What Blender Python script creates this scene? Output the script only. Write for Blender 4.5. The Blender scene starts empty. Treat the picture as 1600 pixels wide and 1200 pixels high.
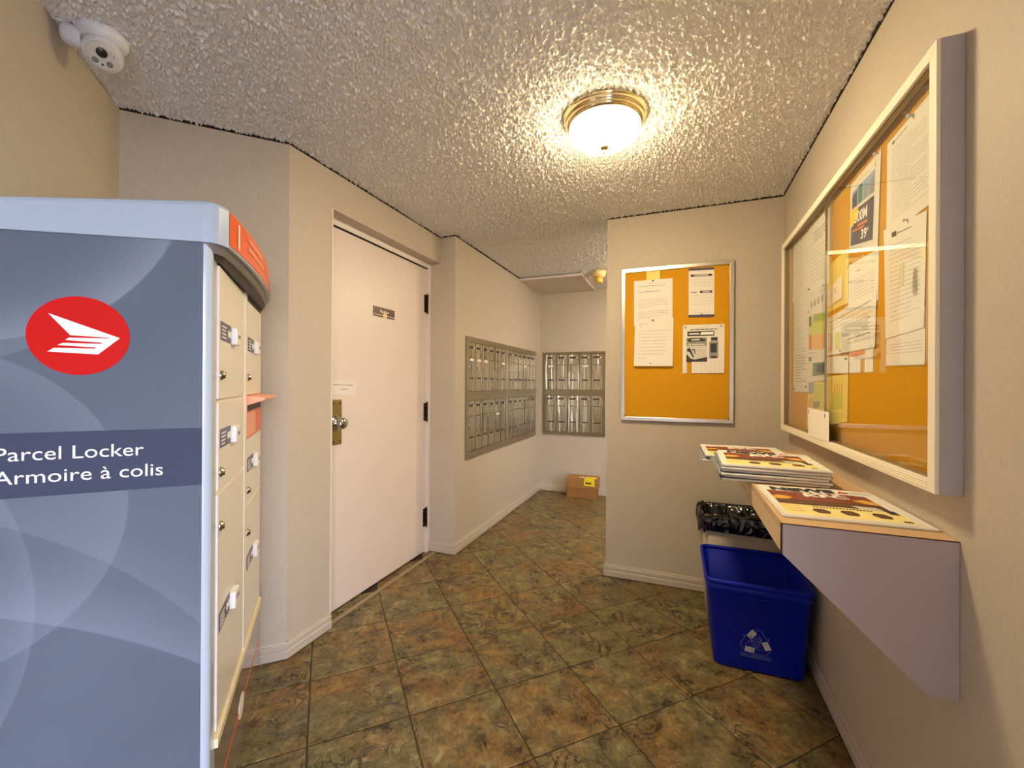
import bpy, bmesh, math, random
from mathutils import Matrix, Vector

scene = bpy.context.scene
COL = scene.collection
R2 = math.sqrt(2.0)

# ------------------------------------------------------------------ camera
cam_d = bpy.data.cameras.new('camera')
cam = bpy.data.objects.new('camera', cam_d)
COL.objects.link(cam)
cam_d.sensor_fit = 'HORIZONTAL'
cam_d.sensor_width = 36.0
cam_d.lens = 36.0 * 661.94 / 1600.0
cam_d.clip_start = 0.02
FW = Vector((-0.363352, 0.931652, 0.000774))
RT = Vector((0.931638, 0.363341, 0.005876))
DN = Vector((0.005193, 0.002856, -0.999982))
m = Matrix.Identity(4)
for i in range(3):
    m[i][0] = RT[i]; m[i][1] = -DN[i]; m[i][2] = -FW[i]
m[0][3], m[1][3], m[2][3] = 0.0, 0.0, 1.30
cam.matrix_world = m
scene.camera = cam

# ------------------------------------------------------------------ view, world
vs = scene.view_settings
scene.display_settings.display_device = 'sRGB'
vs.view_transform = 'Standard'
vs.look = 'None'
vs.gamma = 1.0
vs.use_curve_mapping = False
vs.exposure = 1.1
scene.cycles.max_bounces = 10
scene.cycles.diffuse_bounces = 6
scene.cycles.caustics_reflective = False
scene.cycles.caustics_refractive = False
scene.cycles.sample_clamp_indirect = 6.0

SKY_STRENGTH = 9.0
SUN_STRENGTH = 6.0
LAMP_STRENGTH = 60.0
HALL_STRENGTH = 66.0
LAMP_COLOR = (1.0, 0.80, 0.47)

w = bpy.data.worlds.new('sky')
scene.world = w
w.use_nodes = True
wn = w.node_tree.nodes; wl = w.node_tree.links
bg = wn['Background']
tc = wn.new('ShaderNodeTexCoord'); sp = wn.new('ShaderNodeSeparateXYZ')
rmp = wn.new('ShaderNodeValToRGB')
rmp.color_ramp.elements[0].position = 0.0; rmp.color_ramp.elements[0].color = (0.88, 0.88, 1.0, 1)
rmp.color_ramp.elements[1].position = 0.8; rmp.color_ramp.elements[1].color = (0.54, 0.62, 1.0, 1)
wl.new(tc.outputs['Generated'], sp.inputs[0]); wl.new(sp.outputs['Z'], rmp.inputs[0])
wl.new(rmp.outputs[0], bg.inputs[0]); bg.inputs[1].default_value = SKY_STRENGTH

# room measures (metres)
H = 2.438
XR, YC, XP = 0.585, 2.929, -0.449
XM, YB, YM = -1.578, 5.003, 2.846
XD, YK = -1.712, 1.480
Y_ENTRY = -1.75
XL = -1.25
EY0, EY1, EZ = -1.70, -0.05, 2.10      # glazed entrance in the right wall, beside and behind the viewer

# daylight portal in the glazed entrance beside the viewer (guides sampling only)
pl = bpy.data.lights.new('daylight_portal', 'AREA')
pl.shape = 'RECTANGLE'; pl.size = 1.65; pl.size_y = 2.1
pl.cycles.is_portal = True
plo = bpy.data.objects.new('daylight_portal', pl); COL.objects.link(plo)
plo.location = (XR + 0.14, (EY0 + EY1) / 2, 1.05); plo.rotation_euler = (math.pi / 2, 0, math.pi / 2)

# sun on the pavement outside, square across the entrance so that none falls straight in
sl_ = bpy.data.lights.new('sun', 'SUN'); sl_.energy = SUN_STRENGTH; sl_.angle = math.radians(1.0); sl_.color = (1.0, 0.95, 0.88)
slo = bpy.data.objects.new('sun', sl_); COL.objects.link(slo)
slo.location = (8, -6, 8); slo.rotation_euler = (math.radians(42), 0, 0)

# ------------------------------------------------------------------ materials
def lin(c):
    c = c / 255.0
    return c / 12.92 if c <= 0.04045 else ((c + 0.055) / 1.055) ** 2.4
def rgb(r, g, b): return (lin(r), lin(g), lin(b), 1.0)

class NT:
    def __init__(s, name):
        s.m = bpy.data.materials.new(name); s.m.use_nodes = True
        s.t = s.m.node_tree; s.b = s.t.nodes['Principled BSDF']; s.out = s.t.nodes['Material Output']
    def n(s, kind, **kw):
        nd = s.t.nodes.new(kind)
        for k, v in kw.items():
            if k.startswith('i_'):
                nd.inputs[k[2:].replace('_', ' ')].default_value = v
            else: setattr(nd, k, v)
        return nd
    def l(s, a, b): s.t.links.new(a, b)
    def math(s, op, a, b=None, clamp=False):
        nd = s.t.nodes.new('ShaderNodeMath'); nd.operation = op; nd.use_clamp = clamp
        for i, v in enumerate((a, b)):
            if v is None: continue
            if isinstance(v, (int, float)): nd.inputs[i].default_value = v
            else: s.l(v, nd.inputs[i])
        return nd.outputs[0]
    def mix(s, f, a, b, mode='MIX'):
        nd = s.t.nodes.new('ShaderNodeMix'); nd.data_type = 'RGBA'; nd.blend_type = mode
        for inp, v in ((nd.inputs[0], f), (nd.inputs[6], a), (nd.inputs[7], b)):
            if isinstance(v, (int, float)): inp.default_value = v
            elif isinstance(v, tuple): inp.default_value = v
            else: s.l(v, inp)
        return nd.outputs[2]
    def bump(s, h, strength=0.3, dist=0.01):
        nd = s.n('ShaderNodeBump'); nd.inputs['Strength'].default_value = strength; nd.inputs['Distance'].default_value = dist
        s.l(h, nd.inputs['Height']); s.l(nd.outputs[0], s.b.inputs['Normal'])
    def coords(s, scale=(1, 1, 1), kind='Object'):
        t = s.n('ShaderNodeTexCoord'); mp = s.n('ShaderNodeMapping'); mp.inputs['Scale'].default_value = scale
        s.l(t.outputs[kind], mp.inputs[0]); return mp.outputs[0]
    def noise(s, vec, scale, detail=2.0, rough=0.5):
        nd = s.n('ShaderNodeTexNoise'); nd.inputs['Scale'].default_value = scale
        nd.inputs['Detail'].default_value = detail; nd.inputs['Roughness'].default_value = rough
        if vec is not None: s.l(vec, nd.inputs['Vector'])
        return nd.outputs[0]
    def ramp(s, f, stops):
        nd = s.n('ShaderNodeValToRGB'); el = nd.color_ramp.elements
        while len(el) < len(stops): el.new(0.5)
        for e, (p, c) in zip(el, stops): e.position = p; e.color = c
        s.l(f, nd.inputs[0]); return nd.outputs[0]

MATS = {}
def plain(name, col, rough=0.5, metal=0.0, coat=0.0, spec=0.5, var=0.06, scale=18.0, bump=0.0, bscale=60.0):
    """solid colour with a faint procedural variation"""
    k = NT(name); v = k.coords()
    nz = k.noise(v, scale, 3.0)
    d = tuple(c * (1 - var) for c in col[:3]) + (1,); u = tuple(min(1, c * (1 + var)) for c in col[:3]) + (1,)
    k.l(k.mix(nz, d, u), k.b.inputs['Base Color'])
    k.b.inputs['Roughness'].default_value = rough; k.b.inputs['Metallic'].default_value = metal
    k.b.inputs['Coat Weight'].default_value = coat; k.b.inputs['Coat Roughness'].default_value = 0.08
    k.b.inputs['Specular IOR Level'].default_value = spec
    if bump: k.bump(k.noise(v, bscale, 3.0), bump, 0.002)
    MATS[name] = k.m; return k.m

def wallpaper(name, c1, c2):
    k = NT(name)
    t = k.n('ShaderNodeTexCoord')
    def weave(sc):
        mp = k.n('ShaderNodeMapping'); mp.inputs['Scale'].default_value = sc
        k.l(t.outputs['Object'], mp.inputs[0]); return k.noise(mp.outputs[0], 1.0, 2.0, 0.6)
    vert = weave((330, 330, 22)); hor = weave((40, 40, 420))
    blot = k.noise(t.outputs['Object'], 2.3, 4.0, 0.6)
    f = k.math('ADD', k.math('MULTIPLY', vert, 0.55), k.math('MULTIPLY', hor, 0.45))
    base = k.mix(k.math('MULTIPLY', k.math('SUBTRACT', f, 0.25, True), 1.7, True), c1, c2)
    # scuffs low on the walls: grime with a shape of its own
    scuff = k.ramp(k.noise(t.outputs['Object'], 5.0, 6.0, 0.7), [(0.52, (0, 0, 0, 1)), (0.75, (1, 1, 1, 1))])
    base = k.mix(k.math('MULTIPLY', scuff, 0.10), base, rgb(140, 120, 100))
    base = k.mix(k.math('MULTIPLY', blot, 0.10), base, tuple(c * 0.8 for c in c1[:3]) + (1,))
    k.l(base, k.b.inputs['Base Color']); k.b.inputs['Roughness'].default_value = 0.55
    k.b.inputs['Specular IOR Level'].default_value = 0.3
    k.bump(f, 0.16, 0.002)
    MATS[name] = k.m; return k.m
wallpaper('wallpaper', rgb(184, 172, 154), rgb(206, 195, 178))

def popcorn():
    k = NT('popcorn_ceiling'); v = k.coords()
    a = k.noise(v, 85.0, 4.0, 0.65)
    k.l(k.ramp(a, [(0.3, rgb(232, 229, 225)), (0.7, rgb(252, 250, 247))]), k.b.inputs['Base Color'])
    k.b.inputs['Roughness'].default_value = 0.42; k.b.inputs['Specular IOR Level'].default_value = 0.5
    k.bump(k.noise(v, 260.0, 3.0, 0.6), 0.35, 0.003)
    MATS['popcorn'] = k.m
popcorn()

def slate():
    k = NT('slate_vinyl_tile')
    t = k.n('ShaderNodeTexCoord'); oi = k.n('ShaderNodeObjectInfo')
    comb = k.n('ShaderNodeCombineXYZ')
    k.l(k.math('MULTIPLY', oi.outputs['Random'], 37.0), comb.inputs[0]); k.l(k.math('MULTIPLY', oi.outputs['Random'], 91.0), comb.inputs[1])
    add = k.n('ShaderNodeVectorMath'); add.operation = 'ADD'
    k.l(t.outputs['Object'], add.inputs[0]); k.l(comb.outputs[0], add.inputs[1]); v = add.outputs[0]
    big = k.noise(v, 4.2, 4.0, 0.6); mid = k.math('ADD', k.math('MULTIPLY', k.noise(v, 11.0, 8.0, 0.75), 0.65), k.math('MULTIPLY', k.noise(v, 46.0, 6.0, 0.7), 0.35)); fine = k.noise(v, 75.0, 4.0, 0.6)
    stops = [0.34, 0.45, 0.54, 0.66]
    olive = k.ramp(mid, list(zip(stops, (rgb(46, 37, 20), rgb(94, 84, 52), rgb(132, 120, 78), rgb(188, 174, 124)))))
    rust = k.ramp(mid, list(zip(stops, (rgb(50, 34, 15), rgb(106, 77, 38), rgb(146, 109, 58), rgb(198, 158, 96)))))
    pick = k.math('ADD', k.math('MULTIPLY', k.math('SUBTRACT', big, 0.5), 5.0), k.math('MULTIPLY', k.math('SUBTRACT', oi.outputs['Random'], 0.5), 0.5))
    pick = k.math('ADD', pick, 0.30, True)
    col = k.mix(pick, olive, rust)
    # split-stone ledges and cracks
    cr = k.n('ShaderNodeTexNoise'); cr.inputs['Scale'].default_value = 9.0; cr.inputs['Detail'].default_value = 5.0; cr.inputs['Roughness'].default_value = 0.62
    cr.inputs['Distortion'].default_value = 0.9; k.l(v, cr.inputs['Vector'])
    ridge = k.math('ABSOLUTE', k.math('SUBTRACT', cr.outputs[0], 0.5))
    crack = k.ramp(ridge, [(0.0, (1, 1, 1, 1)), (0.022, (0, 0, 0, 1))])
    gate = k.ramp(k.noise(v, 3.4, 2.0), [(0.48, (0, 0, 0, 1)), (0.62, (1, 1, 1, 1))])
    crack = k.math('MULTIPLY', k.math('MULTIPLY', crack, gate), 1.3, True)
    col = k.mix(k.math('MULTIPLY', crack, 0.75), col, rgb(46, 34, 20))
    col = k.mix(k.math('MULTIPLY', fine, 0.25), col, rgb(84, 72, 48))
    k.l(col, k.b.inputs['Base Color'])
    k.l(k.ramp(mid, [(0.38, (0.24,) * 3 + (1,)), (0.62, (0.42,) * 3 + (1,))]), k.b.inputs['Roughness'])
    k.b.inputs['Specular IOR Level'].default_value = 0.5
    hgt = k.math('ADD', k.math('MULTIPLY', mid, 0.8), k.math('SUBTRACT', k.math('MULTIPLY', fine, 0.2), k.math('MULTIPLY', crack, 0.5)))
    k.bump(hgt, 0.9, 0.014)
    MATS['slate'] = k.m
slate()

def metal_doors():
    k = NT('mailbox_aluminium'); oi = k.n('ShaderNodeObjectInfo'); t = k.n('ShaderNodeTexCoord')
    comb = k.n('ShaderNodeCombineXYZ'); k.l(k.math('MULTIPLY', oi.outputs['Random'], 50.0), comb.inputs[0])
    add = k.n('ShaderNodeVectorMath'); add.operation = 'ADD'; k.l(t.outputs['Object'], add.inputs[0]); k.l(comb.outputs[0], add.inputs[1])
    mp = k.n('ShaderNodeMapping'); mp.inputs['Scale'].default_value = (2.6, 1.0, 0.16); k.l(add.outputs[0], mp.inputs[0])
    dent = k.noise(mp.outputs[0], 7.0, 2.0, 0.4)
    k.b.inputs['Base Color'].default_value = rgb(180, 170, 148); k.b.inputs['Metallic'].default_value = 1.0
    gr = k.noise(k.coords((4, 4, 300)), 1.0, 2.0)
    k.l(k.ramp(gr, [(0.2, (0.15,) * 3 + (1,)), (0.8, (0.22,) * 3 + (1,))]), k.b.inputs['Roughness'])
    k.bump(dent, 0.9, 0.03)
    MATS['mail_door'] = k.m
metal_doors()

def cork(name, c1, c2, c3):
    k = NT(name); v = k.coords()
    nz = k.noise(v, 260.0, 3.0, 0.7); bl = k.noise(v, 5.0, 4.0, 0.6)
    col = k.ramp(nz, [(0.3, c1), (0.5, c2), (0.72, c3)])
    k.l(k.mix(k.math('MULTIPLY', bl, 0.25), col, c1), k.b.inputs['Base Color'])
    k.b.inputs['Roughness'].default_value = 0.8; k.b.inputs['Specular IOR Level'].default_value = 0.2
    k.bump(nz, 0.3, 0.002); MATS[name] = k.m
cork('cork', rgb(192, 130, 14), rgb(212, 152, 22), rgb(226, 168, 38))

def locker_print():
    """pale swooping ribbons printed on the slate-blue locker side (x = depth, z = height)"""
    k = NT('locker_side_print'); t = k.n('ShaderNodeTexCoord'); s = k.n('ShaderNodeSeparateXYZ'); k.l(t.outputs['Object'], s.inputs[0])
    X, Z = s.outputs[0], s.outputs[2]
    col = k.mix(k.noise(t.outputs['Object'], 3.0, 2.0), rgb(82, 90, 104), rgb(98, 107, 122))
    def arc(cx, cz, r, wid, inward, amt, c=rgb(166, 176, 192)):
        amt *= 0.62
        nonlocal col
        dx = k.math('SUBTRACT', X, cx); dz = k.math('SUBTRACT', Z, cz)
        d = k.math('SQRT', k.math('ADD', k.math('MULTIPLY', dx, dx), k.math('MULTIPLY', dz, dz)))
        e = k.math('SUBTRACT', r, d) if inward else k.math('SUBTRACT', d, r)
        edge = k.math('MULTIPLY', e, 260.0, True)
        fall = k.math('POWER', k.math('SUBTRACT', 1.0, k.math('DIVIDE', e, wid), True), 1.6)
        col = k.mix(k.math('MULTIPLY', k.math('MULTIPLY', edge, fall), amt), col, c)
    arc(-0.46, 1.78, 0.40, 0.10, True, 0.42)       # ribbon that dips behind the emblem
    arc(-0.62, 1.90, 0.60, 0.20, True, 0.22)
    arc(-0.52, 1.02, 0.36, 0.22, True, 0.26)
    arc(-0.86, -0.55, 1.42, 0.16, False, 0.34)     # long diagonal low on the side
    arc(-0.80, 0.10, 0.98, 0.20, False, 0.20)
    arc(-1.02, 0.66, 0.64, 0.09, True, 0.30)
    arc(-0.92, 0.80, 0.60, 0.08, True, 0.22)
    k.l(col, k.b.inputs['Base Color']); k.b.inputs['Roughness'].default_value = 0.6; k.b.inputs['Specular IOR Level'].default_value = 0.25
    MATS['locker_print'] = k.m
locker_print()

def thin_glass(name, tint, gloss=0.9):
    k = NT(name)
    lw = k.n('ShaderNodeLayerWeight'); lw.inputs['Blend'].default_value = 0.5
    face = k.math('POWER', lw.outputs['Facing'], 5.0)
    refl = k.math('ADD', k.math('MULTIPLY', face, 0.75), 0.035)
    nz = k.noise(k.coords(), 2.0, 1.0)
    tr = k.n('ShaderNodeBsdfTransparent'); tr.inputs[0].default_value = tint
    gl = k.n('ShaderNodeBsdfGlossy'); gl.inputs['Color'].default_value = (gloss, gloss, gloss, 1)
    k.l(k.math('MULTIPLY', nz, 0.02), gl.inputs['Roughness'])
    ms = k.n('ShaderNodeMixShader'); k.l(refl, ms.inputs[0]); k.l(tr.outputs[0], ms.inputs[1]); k.l(gl.outputs[0], ms.inputs[2])
    k.l(ms.outputs[0], k.out.inputs[0]); MATS[name] = k.m
thin_glass('pane_glass', (0.985, 0.99, 0.98, 1)); thin_glass('entry_glass', (0.97, 0.98, 0.98, 1))

def glowing(name, strength):
    k = NT(name); v = k.coords()
    nz = k.noise(v, 9.0, 1.0)
    k.b.inputs['Base Color'].default_value = (0.9, 0.88, 0.8, 1); k.b.inputs['Roughness'].default_value = 0.2
    k.b.inputs['Emission Color'].default_value = LAMP_COLOR + (1,)
    # the bulbs hang low in the bowl: its belly glows, the collar inside the ring stays dim
    geo = k.n('ShaderNodeNewGeometry'); ps = k.n('ShaderNodeSeparateXYZ'); k.l(geo.outputs['Position'], ps.inputs[0])
    low = k.math('MULTIPLY', k.math('SUBTRACT', 2.395, ps.outputs[2]), 15.0, True)
    low = k.math('ADD', k.math('MULTIPLY', low, 0.70), 0.30)
    k.l(k.math('MULTIPLY', low, k.math('MULTIPLY', k.math('ADD', k.math('MULTIPLY', nz, 0.6), 0.7), strength)), k.b.inputs['Emission Strength'])
    MATS[name] = k.m
glowing('lamp_glass', LAMP_STRENGTH); glowing('hall_lamp_glass', HALL_STRENGTH)

plain('grout_pale', rgb(150, 134, 106), 0.6)
plain('grout', rgb(52, 40, 24), 0.8)
plain('white_trim', rgb(226, 216, 206), 0.4, var=0.04)
plain('base_trim', rgb(194, 182, 166), 0.42, var=0.05)
plain('door_paint', rgb(228, 214, 204), 0.38, var=0.03, scale=5)
plain('frame_paint', rgb(232, 222, 214), 0.4, var=0.03)
plain('dark_gap', rgb(30, 22, 16), 0.8)
plain('hinge_bronze', rgb(58, 42, 30), 0.35, 0.8)
plain('lock_steel', rgb(172, 166, 152), 0.25, 1.0)
plain('steel', rgb(190, 190, 192), 0.16, 1.0)
plain('old_brass', rgb(186, 164, 110), 0.34, 1.0, var=0.15)
plain('polished_brass', rgb(222, 202, 156), 0.14, 1.0)
plain('paper', rgb(232, 225, 216), 0.7, var=0.02)
plain('paper_warm', rgb(240, 234, 222), 0.7, var=0.02)
plain('ink', rgb(40, 38, 40), 0.7)
plain('ink_soft', rgb(120, 116, 112), 0.7)
plain('ink_faint', rgb(190, 184, 178), 0.7)
plain('sticky_yellow', rgb(240, 220, 130), 0.7)
plain('navy_print', rgb(62, 62, 92), 0.6)
plain('photo_grey', rgb(150, 148, 142), 0.55, var=0.4, scale=40)
plain('photo_dark', rgb(54, 50, 46), 0.55, var=0.3, scale=60)
plain('photo_light', rgb(206, 202, 194), 0.55, var=0.12, scale=40)
plain('green_print', rgb(160, 178, 60), 0.6)
plain('lime_print', rgb(206, 210, 110), 0.6)
plain('peach_print', rgb(232, 178, 120), 0.6)
plain('orange_print', rgb(222, 128, 56), 0.6)
plain('teal_print', rgb(86, 132, 130), 0.6)
plain('sky_print', rgb(146, 172, 206), 0.6, var=0.15)
plain('yellow_print', rgb(248, 206, 30), 0.6)
plain('white_print', rgb(246, 242, 236), 0.6, var=0.02)
plain('brown_print', rgb(132, 62, 40), 0.5, var=0.12)
plain('cream_print', rgb(242, 226, 150), 0.55, var=0.05)
plain('burger_print', rgb(92, 56, 34), 0.5, var=0.35, scale=70)
plain('gold_print', rgb(224, 172, 66), 0.5, var=0.2, scale=60)
plain('red_print', rgb(196, 34, 28), 0.5)
plain('newsprint', rgb(226, 222, 214), 0.75, var=0.06, scale=90)
plain('newsprint_grey', rgb(138, 140, 148), 0.75, var=0.12, scale=120)
plain('alu_frame', rgb(220, 214, 204), 0.28, 1.0)
plain('cabinet_frame', rgb(240, 232, 210), 0.42, var=0.03)
plain('cabinet_body', rgb(182, 176, 180), 0.45, var=0.04)
plain('pull_pale', rgb(206, 200, 160), 0.3)
plain('channel', rgb(150, 136, 100), 0.4, 0.6)
plain('laminate_top', rgb(204, 170, 128), 0.38, var=0.05, scale=60)
plain('laminate_end', rgb(184, 169, 172), 0.4, var=0.03, scale=8)
plain('laminate_edge', rgb(214, 186, 144), 0.4, var=0.03)
plain('laminate_seam', rgb(70, 36, 26), 0.6)
plain('bin_blue', rgb(0, 26, 172), 0.42, spec=0.3, var=0.08)
plain('bin_mark', rgb(196, 200, 206), 0.5)
plain('bin_mark_faint', rgb(96, 110, 190), 0.5)
plain('can_grey', rgb(176, 164, 146), 0.5)
def black_bag():
    k = NT('bag_black'); v = k.coords()
    nz = k.n('ShaderNodeTexNoise'); nz.inputs['Scale'].default_value = 9.0; nz.inputs['Detail'].default_value = 2.0; nz.inputs['Distortion'].default_value = 1.0
    k.l(v, nz.inputs['Vector'])
    k.b.inputs['Base Color'].default_value = rgb(9, 8, 9); k.b.inputs['Roughness'].default_value = 0.16; k.b.inputs['Specular IOR Level'].default_value = 0.6
    k.bump(k.math('ABSOLUTE', k.math('SUBTRACT', nz.outputs[0], 0.5)), 0.8, 0.05); MATS['bag_black'] = k.m
black_bag()
plain('locker_cream', rgb(238, 234, 224), 0.36, coat=0.25, var=0.02)
plain('locker_cap', rgb(162, 177, 194), 0.32, coat=0.3, var=0.02)
plain('locker_post', rgb(182, 194, 208), 0.22, coat=0.4, var=0.02)
plain('locker_under', rgb(112, 106, 102), 0.5)
plain('locker_orange', rgb(244, 98, 36), 0.34, coat=0.2, var=0.03)
plain('locker_orange_pale', rgb(248, 172, 136), 0.4, var=0.03)
plain('locker_violet', rgb(124, 116, 140), 0.4)
plain('ledge_cream', rgb(234, 222, 186), 0.4)
plain('locker_tag', rgb(98, 92, 112), 0.45)
plain('locker_band', rgb(60, 66, 88), 0.6, spec=0.25, var=0.04)
plain('locker_kick', rgb(128, 116, 106), 0.14, coat=0.6, var=0.05)
plain('emblem_red', rgb(196, 14, 8), 0.6, spec=0.2, var=0.03)
plain('sign_brown', rgb(84, 52, 30), 0.3, var=0.15)
plain('detector_plastic', rgb(238, 214, 150), 0.45)
plain('detector_yellow', rgb(226, 190, 70), 0.45)
plain('camera_white', rgb(222, 226, 230), 0.35, coat=0.2, var=0.02)
plain('camera_grey', rgb(120, 122, 126), 0.35)
plain('lens_black', rgb(22, 12, 14), 0.08, coat=0.6)
plain('cardboard', rgb(164, 118, 62), 0.75, var=0.08, scale=30)
plain('cardboard_dark', rgb(150, 104, 54), 0.75, var=0.08, scale=30)
plain('label_yellow', rgb(246, 220, 40), 0.6)
plain('mail_frame', rgb(156, 144, 120), 0.28, 0.9)
plain('slot_dark', rgb(42, 34, 28), 0.5)
plain('sticker_white', rgb(240, 234, 222), 0.6)
plain('white_plastic', rgb(240, 240, 238), 0.35, var=0.02)
plain('concrete', rgb(150, 148, 144), 0.85, var=0.1)
plain('panel_popcorn', rgb(214, 204, 190), 0.7, var=0.1, scale=120, bump=0.6, bscale=160)
plain('asphalt', rgb(98, 98, 100), 0.9, var=0.15)

# ------------------------------------------------------------------ mesh builder
class MB:
    def __init__(s): s.v = []; s.f = []; s.sm = []
    def add(s, vs, fs, smooth=False):
        o = len(s.v); s.v += [tuple(v) for v in vs]
        for f in fs: s.f.append(tuple(i + o for i in f)); s.sm.append(smooth)
        return s
    def box(s, x0, x1, y0, y1, z0, z1):
        return s.add([(x0, y0, z0), (x1, y0, z0), (x1, y1, z0), (x0, y1, z0), (x0, y0, z1), (x1, y0, z1), (x1, y1, z1), (x0, y1, z1)],
                     [(0, 3, 2, 1), (4, 5, 6, 7), (0, 1, 5, 4), (1, 2, 6, 5), (2, 3, 7, 6), (3, 0, 4, 7)])
    def prism(s, poly, a, b, axis='z'):
        """extrude polygon (list of 2d) between a and b along axis; poly coords are the other two axes in x,y,z order"""
        n = len(poly)
        def P(p, t): return {'z': (p[0], p[1], t), 'y': (p[0], t, p[1]), 'x': (t, p[0], p[1])}[axis]
        vs = [P(p, a) for p in poly] + [P(p, b) for p in poly]
        fs = [tuple(range(n - 1, -1, -1)), tuple(range(n, 2 * n))] + [(i, (i + 1) % n, n + (i + 1) % n, n + i) for i in range(n)]
        return s.add(vs, fs)
    def loft(s, rings, cap0=True, cap1=True, smooth=True, closed=True):
        n = len(rings[0]); vs = [v for r in rings for v in r]; fs = []
        for k in range(len(rings) - 1):
            for i in range(n if closed else n - 1):
                j = (i + 1) % n
                fs.append((k * n + i, k * n + j, (k + 1) * n + j, (k + 1) * n + i))
        s.add(vs, fs, smooth)
        if cap0: s.add(rings[0], [tuple(range(n - 1, -1, -1))])
        if cap1: s.add(rings[-1], [tuple(range(n))])
        return s
    def lathe(s, prof, c=(0, 0, 0), n=40, axis=Vector((0, 0, 1)), ref=None, cap0=True, cap1=True, smooth=True):
        """prof: (radius, distance along axis)"""
        ax = Vector(axis).normalized(); u = (Vector(ref) if ref else (Vector((1, 0, 0)) if abs(ax.x) < 0.9 else Vector((0, 1, 0))))
        u = (u - ax * u.dot(ax)).normalized(); v = ax.cross(u); c = Vector(c)
        rings = [[c + ax * t + (u * math.cos(2 * math.pi * i / n) + v * math.sin(2 * math.pi * i / n)) * r for i in range(n)] for r, t in prof]
        return s.loft(rings, cap0, cap1, smooth)
    def cyl(s, c, r, t0, t1, axis=(0, 0, 1), n=16): return s.lathe([(r, t0), (r, t1)], c, n, Vector(axis))
    def mesh(s, name, mat, off=(0, 0, 0)):
        me = bpy.data.meshes.new(name)
        me.from_pydata([(x - off[0], y - off[1], z - off[2]) for x, y, z in s.v], [], s.f)
        me.polygons.foreach_set('use_smooth', s.sm)
        bm = bmesh.new(); bm.from_mesh(me); bmesh.ops.recalc_face_normals(bm, faces=bm.faces); bm.to_mesh(me); bm.free()
        me.materials.append(MATS[mat]); me.update(); return me

def tag(o, label=None, cat=None, group=None, kind=None):
    if label: o['label'] = label
    if cat: o['category'] = cat
    if group: o['group'] = group
    if kind: o['kind'] = kind
    return o

def link(name, data, parent=None):
    o = bpy.data.objects.new(name, data); COL.objects.link(o)
    if parent is not None: o.parent = parent
    return o

def bevel(o, wdt, seg=2, ang=0.6):
    md = o.modifiers.new('bevel', 'BEVEL'); md.width = wdt; md.segments = seg; md.limit_method = 'ANGLE'; md.angle_limit = ang; md.harden_normals = False
    return o

class Thing:
    """an Empty at the thing's base; parts are given in world coordinates (rot=0) or in the thing's own frame (local=True)"""
    def __init__(s, name, label, cat, base, rotz=0.0, group=None, local=False):
        s.o = link(name, None); s.o.location = base; s.o.rotation_euler = (0, 0, rotz)
        s.off = (0, 0, 0) if local else tuple(base)
        if label: tag(s.o, label, cat, group)
    def part(s, name, mb, mat, parent=None, bev=0.0, label=None):
        o = link(name, mb.mesh(name, mat, s.off), parent or s.o)
        if bev: bevel(o, bev)
        if label: o['label'] = label
        return o

def struct(name, mb, mat, bev=0.0):
    o = link(name, mb.mesh(name, mat)); o['kind'] = 'structure'
    if bev: bevel(o, bev)
    return o

_dg = None
def text_mesh(body, size, bold=0.0, align='LEFT', width=None, shear=0.0):
    """flat letter outlines -> (verts2d, faces)"""
    cu = bpy.data.curves.new('lettering', 'FONT'); cu.body = body; cu.size = size; cu.align_x = align
    cu.offset = bold; cu.resolution_u = 3; cu.shear = shear
    ob = bpy.data.objects.new('lettering_tmp', cu); COL.objects.link(ob)
    bpy.context.view_layer.update()
    me = bpy.data.meshes.new_from_object(ob.evaluated_get(bpy.context.evaluated_depsgraph_get()))
    vs = [(v.co.x, v.co.y) for v in me.vertices]; fs = [tuple(p.vertices) for p in me.polygons]
    bpy.data.objects.remove(ob); bpy.data.meshes.remove(me); bpy.data.curves.remove(cu)
    if width:
        x0 = min(v[0] for v in vs); x1 = max(v[0] for v in vs); k = width / (x1 - x0)
        vs = [((x - x0) * k, y) for x, y in vs]
    return vs, fs
def put_text(mb, body, size, origin, right, up, **kw):
    vs, fs = text_mesh(body, size, **kw); o = Vector(origin); r = Vector(right); u = Vector(up)
    mb.add([o + r * x + u * y for x, y in vs], fs); return mb

rnd = random.Random(7)

# ================================================================== SETTING
# floor: grout bed with slate-look tiles laid on the diagonal
fl = struct('floor', MB().box(-2.6, 1.4, Y_ENTRY - 0.1, 5.2, -0.08, -0.003), 'grout')
P = 0.3637; A0 = 0.308; B0 = 1.681; hw = P / 2 - 0.0022
tm = MB()
e = 0.004
tm.add([(-hw, -hw, -0.006), (hw, -hw, -0.006), (hw, hw, -0.006), (-hw, hw, -0.006), (-hw, -hw, -0.002), (hw, -hw, -0.002), (hw, hw, -0.002), (-hw, hw, -0.002),
        (-hw + e, -hw + e, 0), (hw - e, -hw + e, 0), (hw - e, hw - e, 0), (-hw + e, hw - e, 0)],
       [(0, 1, 5, 4), (1, 2, 6, 5), (2, 3, 7, 6), (3, 0, 4, 7), (4, 5, 9, 8), (5, 6, 10, 9), (6, 7, 11, 10), (7, 4, 8, 11), (8, 9, 10, 11)])
tile_me = tm.mesh('tile', 'slate')
def in_room(x, y):
    if y < Y_ENTRY - 0.05 or y > 5.05 or x > 1.15: return False
    if y < YC + 0.12 and x > XR + 0.2: return False
    if y > YM - 0.15 and x < XM - 0.2: return False
    if x < XD - 0.26: return (x - y) > -3.192 - 0.2 and (x + y) > -1.115 - 0.2
    if y < 0.3: return (x + y) > -1.115 - 0.2 or x > XL - 0.1
    return (x - y) > -3.192 - 0.25 or y > YK
tiles = []
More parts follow.
